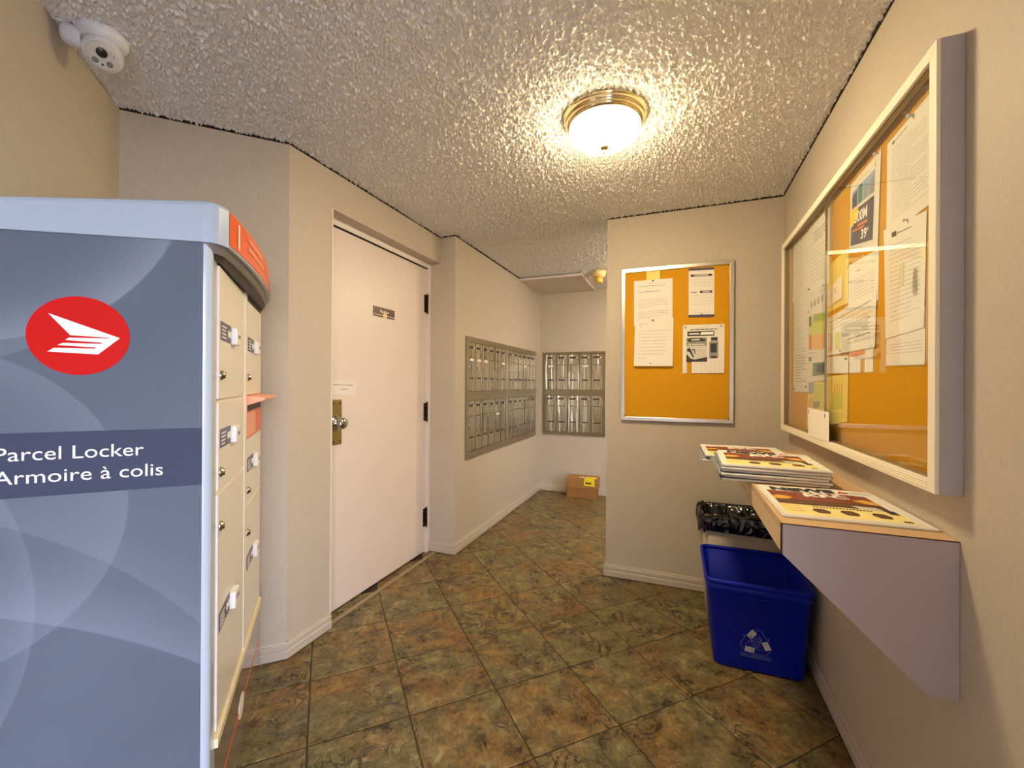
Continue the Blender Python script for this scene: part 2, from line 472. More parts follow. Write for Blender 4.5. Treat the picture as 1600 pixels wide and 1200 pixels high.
for ia in range(-14, 18):
    for ib in range(-14, 18):
        a = A0 + (ia + 0.5) * P; b = B0 + (ib + 0.5) * P
        x = (a - b) / R2; y = (a + b) / R2
        if in_room(x, y): tiles.append((x, y))
for x, y in tiles:
    o = link('tile', tile_me, fl); o.location = (x, y, 0); o.rotation_euler = (0, 0, math.pi / 4 + rnd.choice((0, 1, 2, 3)) * math.pi / 2)

# ceiling: sprayed popcorn relief, real lumps a few millimetres deep
import numpy as np
def popcorn_relief(x0, x1, y0, y1, step, lo, hi, deep, seed):
    nx = int((x1 - x0) / step) + 1; ny = int((y1 - y0) / step) + 1
    rg = np.random.default_rng(seed)
    def band(lo, hi):
        f = np.fft.rfft2(rg.standard_normal((ny, nx)))
        k = np.hypot(np.fft.fftfreq(ny, step)[:, None], np.fft.rfftfreq(nx, step)[None, :])
        f *= np.exp(-((k - (lo + hi) / 2) / ((hi - lo) / 2)) ** 2)
        g = np.fft.irfft2(f, s=(ny, nx)); return g / g.std()
    lump = np.clip(band(lo, hi) * 0.9 + band(lo * 0.35, lo) * 0.5 + 0.1, 0, 2.4)
    z = H - deep * lump
    z[0, :] = z[-1, :] = H + 0.001; z[:, 0] = z[:, -1] = H + 0.001
    X, Y = np.meshgrid(np.linspace(x0, x1, nx), np.linspace(y0, y1, ny))
    co = np.stack([X, Y, z], -1).reshape(-1, 3).astype(np.float32)
    a = (np.arange(ny - 1)[:, None] * nx + np.arange(nx - 1)[None, :]).ravel()
    return co, np.stack([a, a + nx, a + nx + 1, a + 1], -1).astype(np.int32)
def popcorn_ceiling():
    bx_ = MB().box(-2.6, 1.4, Y_ENTRY - 0.1, 5.2, H + 0.004, H + 0.1)
    co = []; q4 = []; n0 = 0
    for c_, f_ in (popcorn_relief(-2.16, XR, 0.3, 3.2, 0.0042, 45, 105, 0.0062, 4), popcorn_relief(XM, 0.2, 3.2, YB, 0.0075, 26, 62, 0.0050, 5), (np.array(bx_.v, np.float32), np.array(bx_.f, np.int32))):
        co.append(c_); q4.append(f_ + n0); n0 += len(c_)
    co = np.concatenate(co); q4 = np.concatenate(q4)
    me = bpy.data.meshes.new('ceiling'); me.vertices.add(len(co)); me.vertices.foreach_set('co', co.ravel())
    me.loops.add(q4.size); me.loops.foreach_set('vertex_index', q4.ravel())
    me.polygons.add(len(q4)); me.polygons.foreach_set('loop_start', np.arange(0, q4.size, 4, dtype=np.int32))
    sm = np.ones(len(q4), bool); sm[-6:] = False; me.polygons.foreach_set('use_smooth', sm)
    me.update(calc_edges=True); me.materials.append(MATS['popcorn']); return me
ceil = link('ceiling', popcorn_ceiling()); ceil['kind'] = 'structure'

# walls
rw = MB().box(XR, XR + 0.12, EY1, YC + 0.12, 0, H); rw.box(XR, XR + 0.12, Y_ENTRY - 0.1, EY0, 0, H); rw.box(XR, XR + 0.12, EY0, EY1, EZ, H)
struct('wall_right', rw, 'wallpaper')
struct('wall_far', MB().box(XP, XR, YC, YC + 0.12, 0, H), 'wallpaper')
struct('wall_back', MB().box(XM, 1.3, YB, YB + 0.12, 0, H), 'wallpaper')
struct('wall_hall', MB().box(1.2, 1.3, YC + 0.12, YB, 0, H), 'wallpaper')
struct('wall_mailbox', MB().box(XM - 0.33, XM, YM, YB + 0.12, 0, H), 'wallpaper')
OY0, OZ = 1.747, 2.228
door_wall = MB().prism([(XD, YK), (XD, OY0), (XD - 0.19, OY0), (XD - 0.19, YK + 0.10)], 0, H)
door_wall.box(XD - 0.19, XD, OY0, YM, OZ, H)
struct('wall_door', door_wall, 'wallpaper')
C7 = (-2.1535, 1.0385)
struct('wall_angled', MB().prism([(XD, YK), (XD - 0.19, YK + 0.10), (C7[0] - 0.20, C7[1] + 0.0), C7], 0, H), 'wallpaper')
LE = (XL, -1.115 - XL)
struct('wall_left', MB().prism([C7, (C7[0] - 0.20, C7[1]), (LE[0] - 0.12, LE[1] - 0.05), LE], 0, H), 'wallpaper')
struct('wall_side', MB().box(XL - 0.12, XL, Y_ENTRY, LE[1] + 0.0, 0, H), 'wallpaper')
struct('wall_near', MB().box(XL - 0.12, XR, Y_ENTRY - 0.1, Y_ENTRY, 0, H), 'wallpaper')
# glazed entrance and the pavement outside it
gx0, gx1 = XR + 0.04, XR + 0.09; ym = (EY0 + EY1) / 2
fr = MB()
for y0, y1 in ((EY0, EY0 + 0.05), (ym - 0.03, ym + 0.03), (EY1 - 0.05, EY1)): fr.box(gx0, gx1, y0, y1, 0, EZ)
fr.box(gx0, gx1, EY0, EY1, EZ - 0.05, EZ); fr.box(gx0, gx1, EY0, EY1, 0, 0.09)
win = struct('window_1', fr, 'alu_frame')
for y0, y1 in ((EY0 + 0.05, ym - 0.03), (ym + 0.03, EY1 - 0.05)):
    link('pane', MB().box(gx0 + 0.022, gx0 + 0.028, y0, y1, 0.09, EZ - 0.05).mesh('pane', 'entry_glass'), win)
struct('ground_outside', MB().box(XR + 0.12, 18, -14, 14, -0.2, -0.08), 'concrete')

# baseboards: flat board with a bead and a cap lip
def baseboard(name, runs, height=0.082):
    """runs: list of (p0, p1, n) - the foot of the wall and the direction into the room"""
    mb = MB()
    prof = [(0, 0.005), (0.013, 0.005), (0.013, 0.040), (0.0085, 0.044), (0.0115, 0.048), (0.0115, 0.068), (0.006, 0.0725), (0.009, 0.076), (0.007, height), (0, height)]
    for p0, p1, nrm in runs:
        p0 = Vector((*p0, 0)); p1 = Vector((*p1, 0)); nv = Vector((*nrm, 0)).normalized()
        rings = [[p + nv * d + Vector((0, 0, z)) for d, z in prof] for p in (p0, p1)]
        mb.loft(rings, True, True, False)
    return struct(name, mb, 'base_trim')
q = 0.012
baseboard('baseboard_right', [((XR, EY1), (XR, YC), (-1, 0))])
baseboard('baseboard_far', [((XP - q, YC), (XR - q, YC), (0, -1)), ((XP, YC - q), (XP, YC + 0.12), (-1, 0))])
baseboard('baseboard_back', [((XM + q, YB), (1.2, YB), (0, -1))])
baseboard('baseboard_mailbox', [((XM, YM - q), (XM, YB), (1, 0)), ((XD - 0.09, YM), (XM + q, YM), (0, -1))])
k45 = 0.005
baseboard('baseboard_door', [((XD, YK - k45), (XD, OY0), (1, 0))])
baseboard('baseboard_angled', [(C7, (XD + k45, YK + k45), (1, -1))])
baseboard('baseboard_left', [(C7, LE, (1, 1))])

# dark shrinkage line where ceiling meets wall
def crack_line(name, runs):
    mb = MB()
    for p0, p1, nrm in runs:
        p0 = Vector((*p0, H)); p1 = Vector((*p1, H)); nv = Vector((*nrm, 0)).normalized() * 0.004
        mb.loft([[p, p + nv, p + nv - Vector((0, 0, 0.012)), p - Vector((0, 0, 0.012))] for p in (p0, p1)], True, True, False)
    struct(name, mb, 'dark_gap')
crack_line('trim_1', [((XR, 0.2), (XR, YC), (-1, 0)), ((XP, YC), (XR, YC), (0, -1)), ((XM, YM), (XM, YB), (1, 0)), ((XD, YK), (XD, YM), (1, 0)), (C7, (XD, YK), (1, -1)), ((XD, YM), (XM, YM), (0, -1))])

# door: recessed slab door in a painted frame
DX = -1.806
struct('trim_2', MB().box(XD - 0.004, XD + 0.003, OY0 - 0.003, OY0 + 0.006, 0.0, OZ), 'white_trim')
fm = MB()
fm.box(DX - 0.06, DX + 0.012, 2.806, YM, 0.0, OZ); fm.box(DX - 0.06, DX + 0.012, OY0, 1.792, 0.0, OZ); fm.box(DX - 0.06, DX + 0.012, 1.792, 2.806, 2.190, OZ)
door = struct('door_1', fm, 'frame_paint')
struct('door_backing', MB().box(DX - 0.10, DX - 0.061, OY0, YM, 0.0, OZ), 'dark_gap')
slab = link('door_slab', MB().box(DX - 0.045, DX, 1.796, 2.802, 0.012, 2.183).mesh('door_slab', 'door_paint'), door); bevel(slab, 0.002)
for zc in (1.915, 1.085, 0.275):
    hb = MB(); hb.cyl((DX + 0.010, 2.805, zc), 0.0075, -0.07, 0.07); hb.cyl((DX + 0.010, 2.805, zc), 0.005, -0.08, 0.08)
    hb.box(DX - 0.001, DX + 0.004, 2.772, 2.806, zc - 0.068, zc + 0.068)
    hg = link('hinge', hb.mesh('hinge', 'hinge_bronze'), door)
    sc = MB()
    for dz in (-0.045, 0.0, 0.045): sc.cyl((DX + 0.004, 2.786, zc + dz), 0.006, 0, 0.0015, (1, 0, 0), 10)
    link('screw', sc.mesh('screw', 'steel'), hg)
hp = link('handle_plate', MB().box(DX, DX + 0.004, 1.835, 1.922, 0.950, 1.208).mesh('handle_plate', 'old_brass'), door); bevel(hp, 0.0015)
sc = MB()
for y, z in ((1.86, 1.185), (1.905, 1.187), (1.905, 0.968), (1.86, 0.968)): sc.cyl((DX + 0.004, y, z), 0.005, 0, 0.0015, (1, 0, 0), 10)
link('screw', sc.mesh('screw', 'hinge_bronze'), hp)
kb = MB().lathe([(0.046, 0), (0.046, 0.004), (0.040, 0.010), (0.034, 0.014), (0.022, 0.020), (0.013, 0.026), (0.013, 0.034), (0.024, 0.040), (0.031, 0.048), (0.033, 0.058), (0.029, 0.067), (0.018, 0.073), (0.004, 0.075)], (DX + 0.004, 1.868, 1.075), 32, Vector((1, 0, 0)))
link('door_knob', kb.mesh('door_knob', 'steel'), door)
struct('trim_3', MB().box(DX + 0.055, XD - 0.012, OY0, YM - 0.001, -0.001, 0.004), 'grout_pale')
struct('door_gap', MB().box(DX - 0.03, DX + 0.013, 1.792, 2.806, 2.1840, 2.1885), 'dark_gap')

# ================================================================== SHEETS AND PRINT
class Plane:
    def __init__(s, o, u, v, n): s.o = Vector(o); s.u = Vector(u); s.v = Vector(v); s.n = Vector(n)
    def at(s, u, v, n): return s.o + s.u * u + s.v * v + s.n * n
PL_FAR = Plane((0, YC, 0), (1, 0, 0), (0, 0, 1), (0, -1, 0))
PL_RIGHT = Plane((XR, 0, 0), (0, -1, 0), (0, 0, 1), (-1, 0, 0))      # u = -Y so that u runs left to right for the viewer
PL_DOOR = Plane((DX, 0, 0), (0, 1, 0), (0, 0, 1), (1, 0, 0))
ROWS = 8
class Sheet:
    """a sheet of paper: four corners in plane coordinates, held off the plane and curling towards its foot"""
    def __init__(s, name, label, plane, tl, tr, bl, br, off=0.001, curl=0.004, mat='paper', cat='paper', group=None, wave=0.0, top=0.0):
        s.pl = plane; s.c = (tl, tr, bl, br); s.off = off; s.curl = curl; s.wave = wave; s.top = top
        base = s.at(0.5, 0.0, 0)
        s.t = Thing(name, label, cat, base, 0, group)
        mb = MB(); n = 4; th = 0.0005
        front = [[s.at(i / n, j / ROWS, th) for i in range(n + 1)] for j in range(ROWS + 1)]
        back = [[s.at(i / n, j / ROWS, 0) for i in range(n + 1)] for j in range(ROWS + 1)]
        W = n + 1; vs = [p for r in front for p in r] + [p for r in back for p in r]; K = len(vs) // 2; fs = []
        for j in range(ROWS):
            for i in range(n):
                a = j * W + i; fs.append((a, a + 1, a + W + 1, a + W)); fs.append((K + a, K + a + W, K + a + W + 1, K + a + 1))
        for j in range(ROWS):
            for i in (0, n): a = j * W + i; fs.append((a, a + W, K + a + W, K + a))
        for i in range(n):
            for j in (0, ROWS): a = j * W + i; fs.append((a, a + 1, K + a + 1, K + a))
        mb.add(vs, fs, False)
        s.sheet = s.t.part('sheet', mb, mat)
        s.print = {}
    def at(s, x, y, n):
        """x 0..1 left-right, y 0..1 bottom-top"""
        tl, tr, bl, br = s.c
        u = (bl[0] * (1 - x) + br[0] * x) * (1 - y) + (tl[0] * (1 - x) + tr[0] * x) * y
        v = (bl[1] * (1 - x) + br[1] * x) * (1 - y) + (tl[1] * (1 - x) + tr[1] * x) * y
        h = s.off + s.curl * (1 - y) ** 2 + s.top * y ** 3 + s.wave * (math.sin(x * 5.0 + y * 3) * 0.5 + 0.5)
        return s.pl.at(u, v, h + n)
    def rect(s, x0, y0, x1, y1, mat, lift=0.0004):
        mb = s.print.setdefault(mat, MB()); k = max(1, int(abs(y1 - y0) * ROWS * 1.5)); kx = max(1, int(abs(x1 - x0) * 4))
        vs = [s.at(x0 + (x1 - x0) * i / kx, y0 + (y1 - y0) * j / k, 0.0006 + lift) for j in range(k + 1) for i in range(kx + 1)]
        fs = [(j * (kx + 1) + i, j * (kx + 1) + i + 1, (j + 1) * (kx + 1) + i + 1, (j + 1) * (kx + 1) + i) for j in range(k) for i in range(kx)]
        mb.add(vs, fs); return s
    def poly(s, pts, mat, lift=0.0006):
        s.print.setdefault(mat, MB()).add([s.at(x, y, 0.0006 + lift) for x, y in pts], [tuple(range(len(pts)))]); return s
    def line(s, x0, x1, y, mat='ink_soft', h=0.006, slope=0.0):
        x = x0
        while x < x1 - 0.01:
            wd = min(rnd.uniform(0.03, 0.11), x1 - x); s.rect(x, y + slope * x, x + wd, y + slope * x + h, mat); x += wd + 0.014
        return s
    def para(s, x0, x1, y, rows, step=0.022, mat='ink_soft', h=0.007):
        for r in range(rows): s.line(x0, x1 if r < rows - 1 else x0 + (x1 - x0) * rnd.uniform(0.3, 0.8), y - r * step, mat, h)
        return s
    def text(s, body, x, y, size, mat, width=None, lift=0.0008, bold=0.0, shear=0.0):
        """size, width in sheet fractions of width"""
        asp = ((s.c[1][0] - s.c[0][0]) / (s.c[0][1] - s.c[2][1]))
        vs, fs = text_mesh(body, size, bold=bold, width=width, shear=shear)
        s.print.setdefault(mat, MB()).add([s.at(x + a, y + b * abs(asp), 0.0006 + lift) for a, b in vs], fs); return s
    def pin(s, x, y, mat='steel', r=0.005, length=0.009):
        p = s.at(x, y, 0.0005); mb = MB().lathe([(r * 0.4, 0), (r * 0.5, length * 0.45), (r, length * 0.6), (r, length), (r * 0.5, length * 1.1)], p, 12, s.pl.n)
        s.t.part('push_pin', mb, mat, label=None); return s
    def done(s):
        nm = {'ink': 'printed_text', 'ink_soft': 'printed_text', 'ink_faint': 'printed_text'}
        for k, mb in s.print.items(): s.t.part(nm.get(k, 'printed_block'), mb, k, s.sheet)['kind'] = 'stuff'
        return s

# door sign and notice
sg = Thing('door_sign', 'small brown plastic sign reading Parking on the white door', 'sign', (DX, 2.298, 1.733))
sg.part('plate', MB().box(DX, DX + 0.004, 2.190, 2.406, 1.735, 1.797), 'sign_brown', bev=0.001)
sg.part('stripe', MB().box(DX + 0.004, DX + 0.0046, 2.190, 2.406, 1.7445, 1.7475), 'sticker_white')
sg.part('lettering', put_text(MB(), 'Parking', 0.028, (DX + 0.0048, 2.253, 1.762), (0, 1, 0), (0, 0, 1), bold=0.0006, width=0.088), 'sticker_white')
sg.part('badge', MB().box(DX + 0.004, DX + 0.0056, 2.284, 2.322, 1.734, 1.760), 'detector_plastic')
st = Sheet('door_notice', 'white paper strip taped to the door above the brass handle plate', PL_DOOR, (1.838, 1.317), (2.044, 1.314), (1.838, 1.238), (2.040, 1.232), 0.0005, 0.0005)
st.line(0.08, 0.86, 0.66, 'ink_soft', 0.05).line(0.36, 0.62, 0.36, 'ink_soft', 0.05).done()

# ================================================================== PARCEL LOCKER
lk = Thing('parcel_locker', 'grey-blue parcel locker with a red emblem and cream doors at left', 'locker', (-1.094, 0.719, 0), math.pi / 4, local=True)
LW, LD, LZ = 0.892, 0.512, 1.652
def rounded_front(r, y0, y1, xb, xf, n=6):
    pts = [(xb, y0)]
    pts += [(xf - r + r * math.sin(a), y0 + r - r * math.cos(a)) for a in [math.pi / 2 * i / n for i in range(n + 1)]]
    pts += [(xf - r + r * math.cos(a), y1 - r + r * math.sin(a)) for a in [math.pi / 2 * i / n for i in range(n + 1)]]
    pts += [(xb, y1)]
    return pts
body = MB().prism(rounded_front(0.018, 0.003, LW, -LD, -0.004), 0, LZ)
lk.part('body', body, 'locker_cream')
pb = MB(); pr = 0.018
arcp = [(-pr + (pr) * math.sin(a), pr - pr * math.cos(a)) for a in [math.pi / 2 * i / 8 for i in range(9)]]
pol = arcp + [(0.0, 0.056), (-0.004, 0.056), (-0.006, 0.016), (-pr, 0.004)]
lk.part('corner_post', MB().prism(pol, 0.0, LZ), 'locker_post')
lk.part('corner_post', MB().prism([(x, LW - y) for x, y in arcp] + [(0.0, LW - 0.034), (-0.004, LW - 0.034), (-0.006, LW - 0.016), (-pr, LW - 0.004)], 0.0, LZ), 'locker_cream')
side = lk.part('side_panel', MB().box(-LD, -pr, 0.0, 0.003, 0.0, LZ), 'locker_print')
# cap: sloping lid, bowed out at the front
def cap_x(y): return 0.060 - 0.034 * ((y - 0.446) / 0.446) ** 2
capo = [(-LD - 0.005, -0.006), (-0.02, -0.006)]
capo += [(-0.02 + 0.042 * math.sin(a), -0.006 + 0.030 * (1 - math.cos(a))) for a in (0.3, 0.6, 0.9, 1.2)]
capo += [(cap_x(y), y) for y in [0.03 + (LW - 0.06) * i / 24 for i in range(25)]]
capo += [(-0.02 + 0.042 * math.sin(a), LW + 0.006 - 0.030 * (1 - math.cos(a))) for a in (1.2, 0.9, 0.6, 0.3)]
capo += [(-0.02, LW + 0.006), (-LD - 0.005, LW + 0.006)]
def zb(x): return 1.652 + 0.063 * min(x, 0.0)
def zt(x): return 1.757 + (0.145 * x if x < 0 else 0.05 * x)
def shrink(p, d):
    cx, cy = -0.22, LW / 2
    return (p[0] + (cx - p[0]) * d / 0.25, p[1] + (cy - p[1]) * d / 0.45)
rings = [[(x, y, zb(x)) for x, y in capo], [(x, y, zt(x) - 0.012) for x, y in capo],
         [(*shrink(p, 0.003), zt(p[0]) - 0.004) for p in capo], [(*shrink(p, 0.010), zt(p[0]) + 0.001) for p in capo]]
cap = lk.part('cap', MB().loft(rings, True, True, False), 'locker_cap')
und = [(x - 0.004 if x > 0 else x, y) for x, y in capo if x > -0.1]
lk.part('cap_liner', MB().loft([[(x * 0.78 - 0.002, 0.012 + y * (LW - 0.024) / LW, LZ - 0.022) for x, y in und], [(x * 0.90, 0.004 + y * (LW - 0.008) / LW, LZ + 0.001) for x, y in und]], True, False, False), 'locker_under')
lk.part('cap_liner', MB().loft([[(x * 0.5 - 0.002, 0.02 + y * (LW - 0.04) / LW, LZ - 0.036) for x, y in und], [(x * 0.62, 0.016 + y * (LW - 0.032) / LW, LZ - 0.020) for x, y in und]], True, False, False), 'slot_dark')
def cap_strip(y0, y1, z0, z1, off, n=16):
    mb = MB(); r0 = []; r1 = []
    for i in range(n + 1):
        y = y0 + (y1 - y0) * i / n; x = cap_x(y) + off
        r0.append((x, y, z0)); r1.append((x, y, z1))
    return mb.loft([r0, r1], False, False, False, closed=False)
hd = lk.part('header_strip', cap_strip(0.032, 0.80, 1.660, 1.748, 0.0012), 'locker_orange', cap)
lk.part('header_end', cap_strip(0.70, 0.86, 1.658, 1.748, 0.0018), 'locker_violet', cap)
one = MB(); vs, fs = text_mesh('1', 0.095, bold=0.002)
one.add([(cap_x(0.075 + x) + 0.003, 0.075 + x, 1.670 + z) for x, z in vs], fs); lk.part('number', one, 'white_print', hd)
for z, y0, y1 in ((1.716, 0.19, 0.37), (1.690, 0.19, 0.42), (1.712, 0.50, 0.64), (1.690, 0.50, 0.62)):
    lines = MB(); y = y0
    while y < y1:
        wd = rnd.uniform(0.008, 0.02); lines.loft([[(cap_x(y) + 0.003, y, z), (cap_x(y + wd) + 0.003, y + wd, z)], [(cap_x(y) + 0.003, y, z + 0.014), (cap_x(y + wd) + 0.003, y + wd, z + 0.014)]], False, False, False, closed=False); y += wd + 0.005
    lk.part('lettering', lines, 'locker_orange_pale', hd)
# emblem
em = lk.part('emblem', MB().cyl((-0.250, 0.0, 1.405), 0.0895, 0.0, 0.0015, (0, -1, 0), 72), 'emblem_red', side)
wing = [(245, 703), (623, 818), (505, 908), (243, 900), (275, 880), (487, 878), (495, 872), (293, 865), (320, 853), (520, 852), (528, 846), (333, 838), (350, 825), (562, 822), (565, 818), (358, 812)]
wv = [(-0.250 + (x - 406) / 271 * 0.0895, -0.0019, 1.405 - (y - 813) / 205 * 0.0895) for x, y in wing]
lk.part('wing_mark', MB().add(wv, [tuple(range(len(wv)))]), 'white_print', em)
bd = lk.part('name_band', MB().box(-LD + 0.002, -pr, -0.0008, 0.0, 1.045, 1.187), 'locker_band', side)
tx = MB(); tx2 = MB()
put_text(tx, 'Parcel Locker', 0.0425, (-0.388, -0.0012, 1.126), (1, 0, 0), (0, 0, 1), width=0.255)
put_text(tx2, 'Armoire à colis', 0.0425, (-0.390, -0.0012, 1.0755), (1, 0, 0), (0, 0, 1), width=0.294)
lk.part('lettering', tx, 'white_print', bd); lk.part('lettering', tx2, 'white_print', bd)
# front: mullion, doors, letter slot, kick plate
lk.part('mullion', MB().box(-0.004, 0.006, 0.452, 0.492, 0.345, LZ - 0.02), 'locker_cream', bev=0.004)
def locker_door(y0, y1, z0, z1, lab=None, lock=None, lab_drop=0.0):
    d = lk.part('door', MB().box(-0.004, 0.0035, y0, y1, z0, z1), 'locker_cream', bev=0.0015)
    if lock: lk.part('lock', MB().lathe([(0.013, 0), (0.013, 0.004), (0.009, 0.006), (0.009, 0.010), (0.003, 0.011)], (0.0035, y0 + 0.026, lock), 20, Vector((1, 0, 0))), 'lock_steel', d)
    if lab:
        lp = lk.part('tag', MB().box(0.0035, 0.0048, y0 + 0.016, y0 + 0.150, lab - 0.025, lab + 0.026), 'locker_tag', d)
        tl = MB()
        for i in range(4): tl.box(0.0048, 0.0052, y0 + 0.030, y0 + rnd.uniform(0.07, 0.09), lab + 0.012 - i * 0.010, lab + 0.016 - i * 0.010)
        tl.cyl((0.0048, y0 + 0.116, lab), 0.011, 0, 0.0005, (1, 0, 0), 12); tl.cyl((0.0048, y0 + 0.140, lab), 0.011, 0, 0.0005, (1, 0, 0), 12); tl.box(0.0048, 0.0052, y0 + 0.116, y0 + 0.140, lab - 0.004, lab + 0.004)
        # only the tag's print is joined, it is one sticker
        lk.part('lettering', tl, 'white_print', d)
        hb = MB().box(0.0035, 0.020, y0 + 0.152, y0 + 0.212, lab - 0.027, lab + 0.022)
        pu = lk.part('pull', hb, 'white_plastic', d, bev=0.004)
        lk.part('grip', MB().box(0.0195, 0.0206, y0 + 0.172, y0 + 0.206, lab - 0.006, lab + 0.004), 'camera_grey', d)
    return d
D1 = (0.064, 0.446); D2 = (0.500, 0.856)
locker_door(*D1, 1.256, 1.612, 1.441, 1.320)
locker_door(*D1, 1.010, 1.246, 1.147, 1.057)
locker_door(*D1, 0.372, 1.000, 0.648, 0.911)
locker_door(*D2, 1.256, 1.598, 1.441, 1.319)
locker_door(*D2, 0.860, 1.092, 0.998, 0.906)
locker_door(*D2, 0.372, 0.850, 0.640, 0.752)
gp = MB()
for y0, y1, z in ((*D1, 1.616), (*D2, 1.602)): gp.box(-0.003, 0.0025, y0, y1, z, z + 0.016)
lk.part('vent_gap', gp, 'slot_dark')
sl = lk.part('letter_slot', MB().box(-0.004, 0.004, D2[0], D2[1], 1.098, 1.250), 'locker_orange', bev=0.001)
fm = MB().prism([(0.004, 1.218), (0.060, 1.238), (0.060, 1.246), (0.004, 1.252)], D2[0] + 0.005, D2[1] - 0.005, 'y')
lk.part('flap', fm, 'locker_orange_pale', sl)
lk.part('opening', MB().box(0.004, 0.0046, D2[0] + 0.01, D2[1] - 0.01, 1.196, 1.222), 'slot_dark', sl)
lk.part('notice', MB().box(0.004, 0.0048, D2[0] + 0.01, D2[0] + 0.20, 1.104, 1.190), 'locker_orange_pale', sl)
kp = lk.part('kick_plate', MB().box(-0.004, 0.002, 0.050, LW - 0.030, 0.004, 0.336), 'locker_kick', bev=0.0015)
lk.part('ledge', MB().box(-0.004, 0.010, 0.050, LW - 0.030, 0.338, 0.362), 'ledge_cream')
lk.part('stripe', MB().box(0.002, 0.0026, 0.06, LW - 0.035, 0.176, 0.186), 'locker_orange', kp)
lk.part('oval_mark', MB().loft([[(x, 0.44 + 0.05 * math.cos(t), 0.181 + 0.036 * math.sin(t)) for t in [2 * math.pi * i / 28 for i in range(28)]] for x in (0.002, 0.0032)], True, True, False), 'paper_warm', kp)

# ================================================================== MAILBOX BANKS
def door_meshes(wd, hd):
    d = MB(); d.box(0.0035, wd - 0.0035, -0.004, 0.0, 0, hd)
    out = {'door': d.mesh('mailbox_door', 'mail_door')}
    s_ = MB().box(wd * 0.18, wd * 0.80, -0.0052, -0.004, hd - 0.048, hd - 0.030); out['name_slot'] = s_.mesh('name_slot', 'slot_dark')
    t_ = MB().box(wd * 0.72, wd * 0.82, -0.0062, -0.004, hd - 0.048, hd - 0.034); out['slot_tab'] = t_.mesh('slot_tab', 'sticker_white')
    s2 = MB().box(wd * 0.18, wd * 0.80, -0.0046, -0.004, hd - 0.128, hd - 0.122); out['crease'] = s2.mesh('crease', 'slot_dark')
    l_ = MB().lathe([(0.010, 0.0), (0.010, 0.004), (0.007, 0.006), (0.002, 0.0065)], (wd * 0.20, -0.004, hd * 0.50), 14, Vector((0, -1, 0))); out['lock'] = l_.mesh('lock', 'steel')
    n_ = MB().box(wd * 0.22, wd * 0.76, -0.0050, -0.004, hd * 0.255, hd * 0.285); out['number_plate'] = n_.mesh('number_plate', 'slot_dark')
    k_ = MB().box(wd * 0.25, wd * 0.75, -0.0056, -0.0046, hd - 0.150, hd - 0.128); out['sticker'] = k_.mesh('sticker', 'sticker_white')
    return out
DM = {}
def mailbox_bank(label, base, rotz, W, Hh, n, z0, z1, stickers=(), seam=0.0):
    t = Thing('mailbox_bank', label, 'mailboxes', base, rotz, 'brushed metal mailbox banks', local=True)
    fr_ = MB()
    m_ = 0.028
    fr_.box(0, W, -0.014, 0.0, 0, z0); fr_.box(0, W, -0.014, 0.0, z1, Hh); fr_.box(0, m_, -0.014, 0.0, z0, z1); fr_.box(W - m_, W, -0.014, 0.0, z0, z1)
    t.part('frame', fr_, 'mail_frame', bev=0.0015)
    t.part('backing', MB().box(m_, W - m_, -0.006, -0.001, z0, z1), 'slot_dark')
    wd = (W - 2 * m_) / n; hd = z1 - z0 - 0.006; key = (round(wd, 4), round(hd, 4))
    if key not in DM: DM[key] = door_meshes(*key)
    dm = DM[key]
    for i in range(n):
        d = link('mailbox_door', dm['door'], t.o); d.location = (m_ + i * wd, -0.006, z0 + 0.003)
        for nm in ('name_slot', 'slot_tab', 'crease', 'lock', 'number_plate') + (('sticker',) if i in stickers else ()): link(nm, dm[nm], d)
    return t
MZ0, MZM, MZ1 = 0.696, 1.204, 1.686
mailbox_bank('upper mailbox bank nearest the door, six narrow metal doors on the left wall', (XM, 3.018, MZM), math.pi / 2, 0.868, MZ1 - MZM, 6, 0.034, 0.438, (0, 1, 2, 5))
mailbox_bank('upper mailbox bank nearest the room corner, six narrow doors on the left wall', (XM, 3.890, MZM), math.pi / 2, 0.902, MZ1 - MZM, 6, 0.034, 0.438, (3,))
mailbox_bank('lower mailbox bank nearest the door, six narrow metal doors on the left wall', (XM, 3.018, MZ0), math.pi / 2, 0.868, MZM - MZ0, 6, 0.055, 0.470, (4,))
mailbox_bank('lower mailbox bank nearest the room corner, six narrow doors on the left wall', (XM, 3.890, MZ0), math.pi / 2, 0.902, MZM - MZ0, 6, 0.055, 0.470, ())
mailbox_bank('upper bank of five wide metal mailboxes on the back wall', (-1.538, YB, MZM), 0, 0.760, MZ1 + 0.006 - MZM, 5, 0.034, 0.462, (0, 3))
mailbox_bank('lower bank of five wide metal mailboxes on the back wall above the cardboard boxes', (-1.538, YB, 0.694), 0, 0.760, MZM - 0.694, 5, 0.036, 0.478, ())

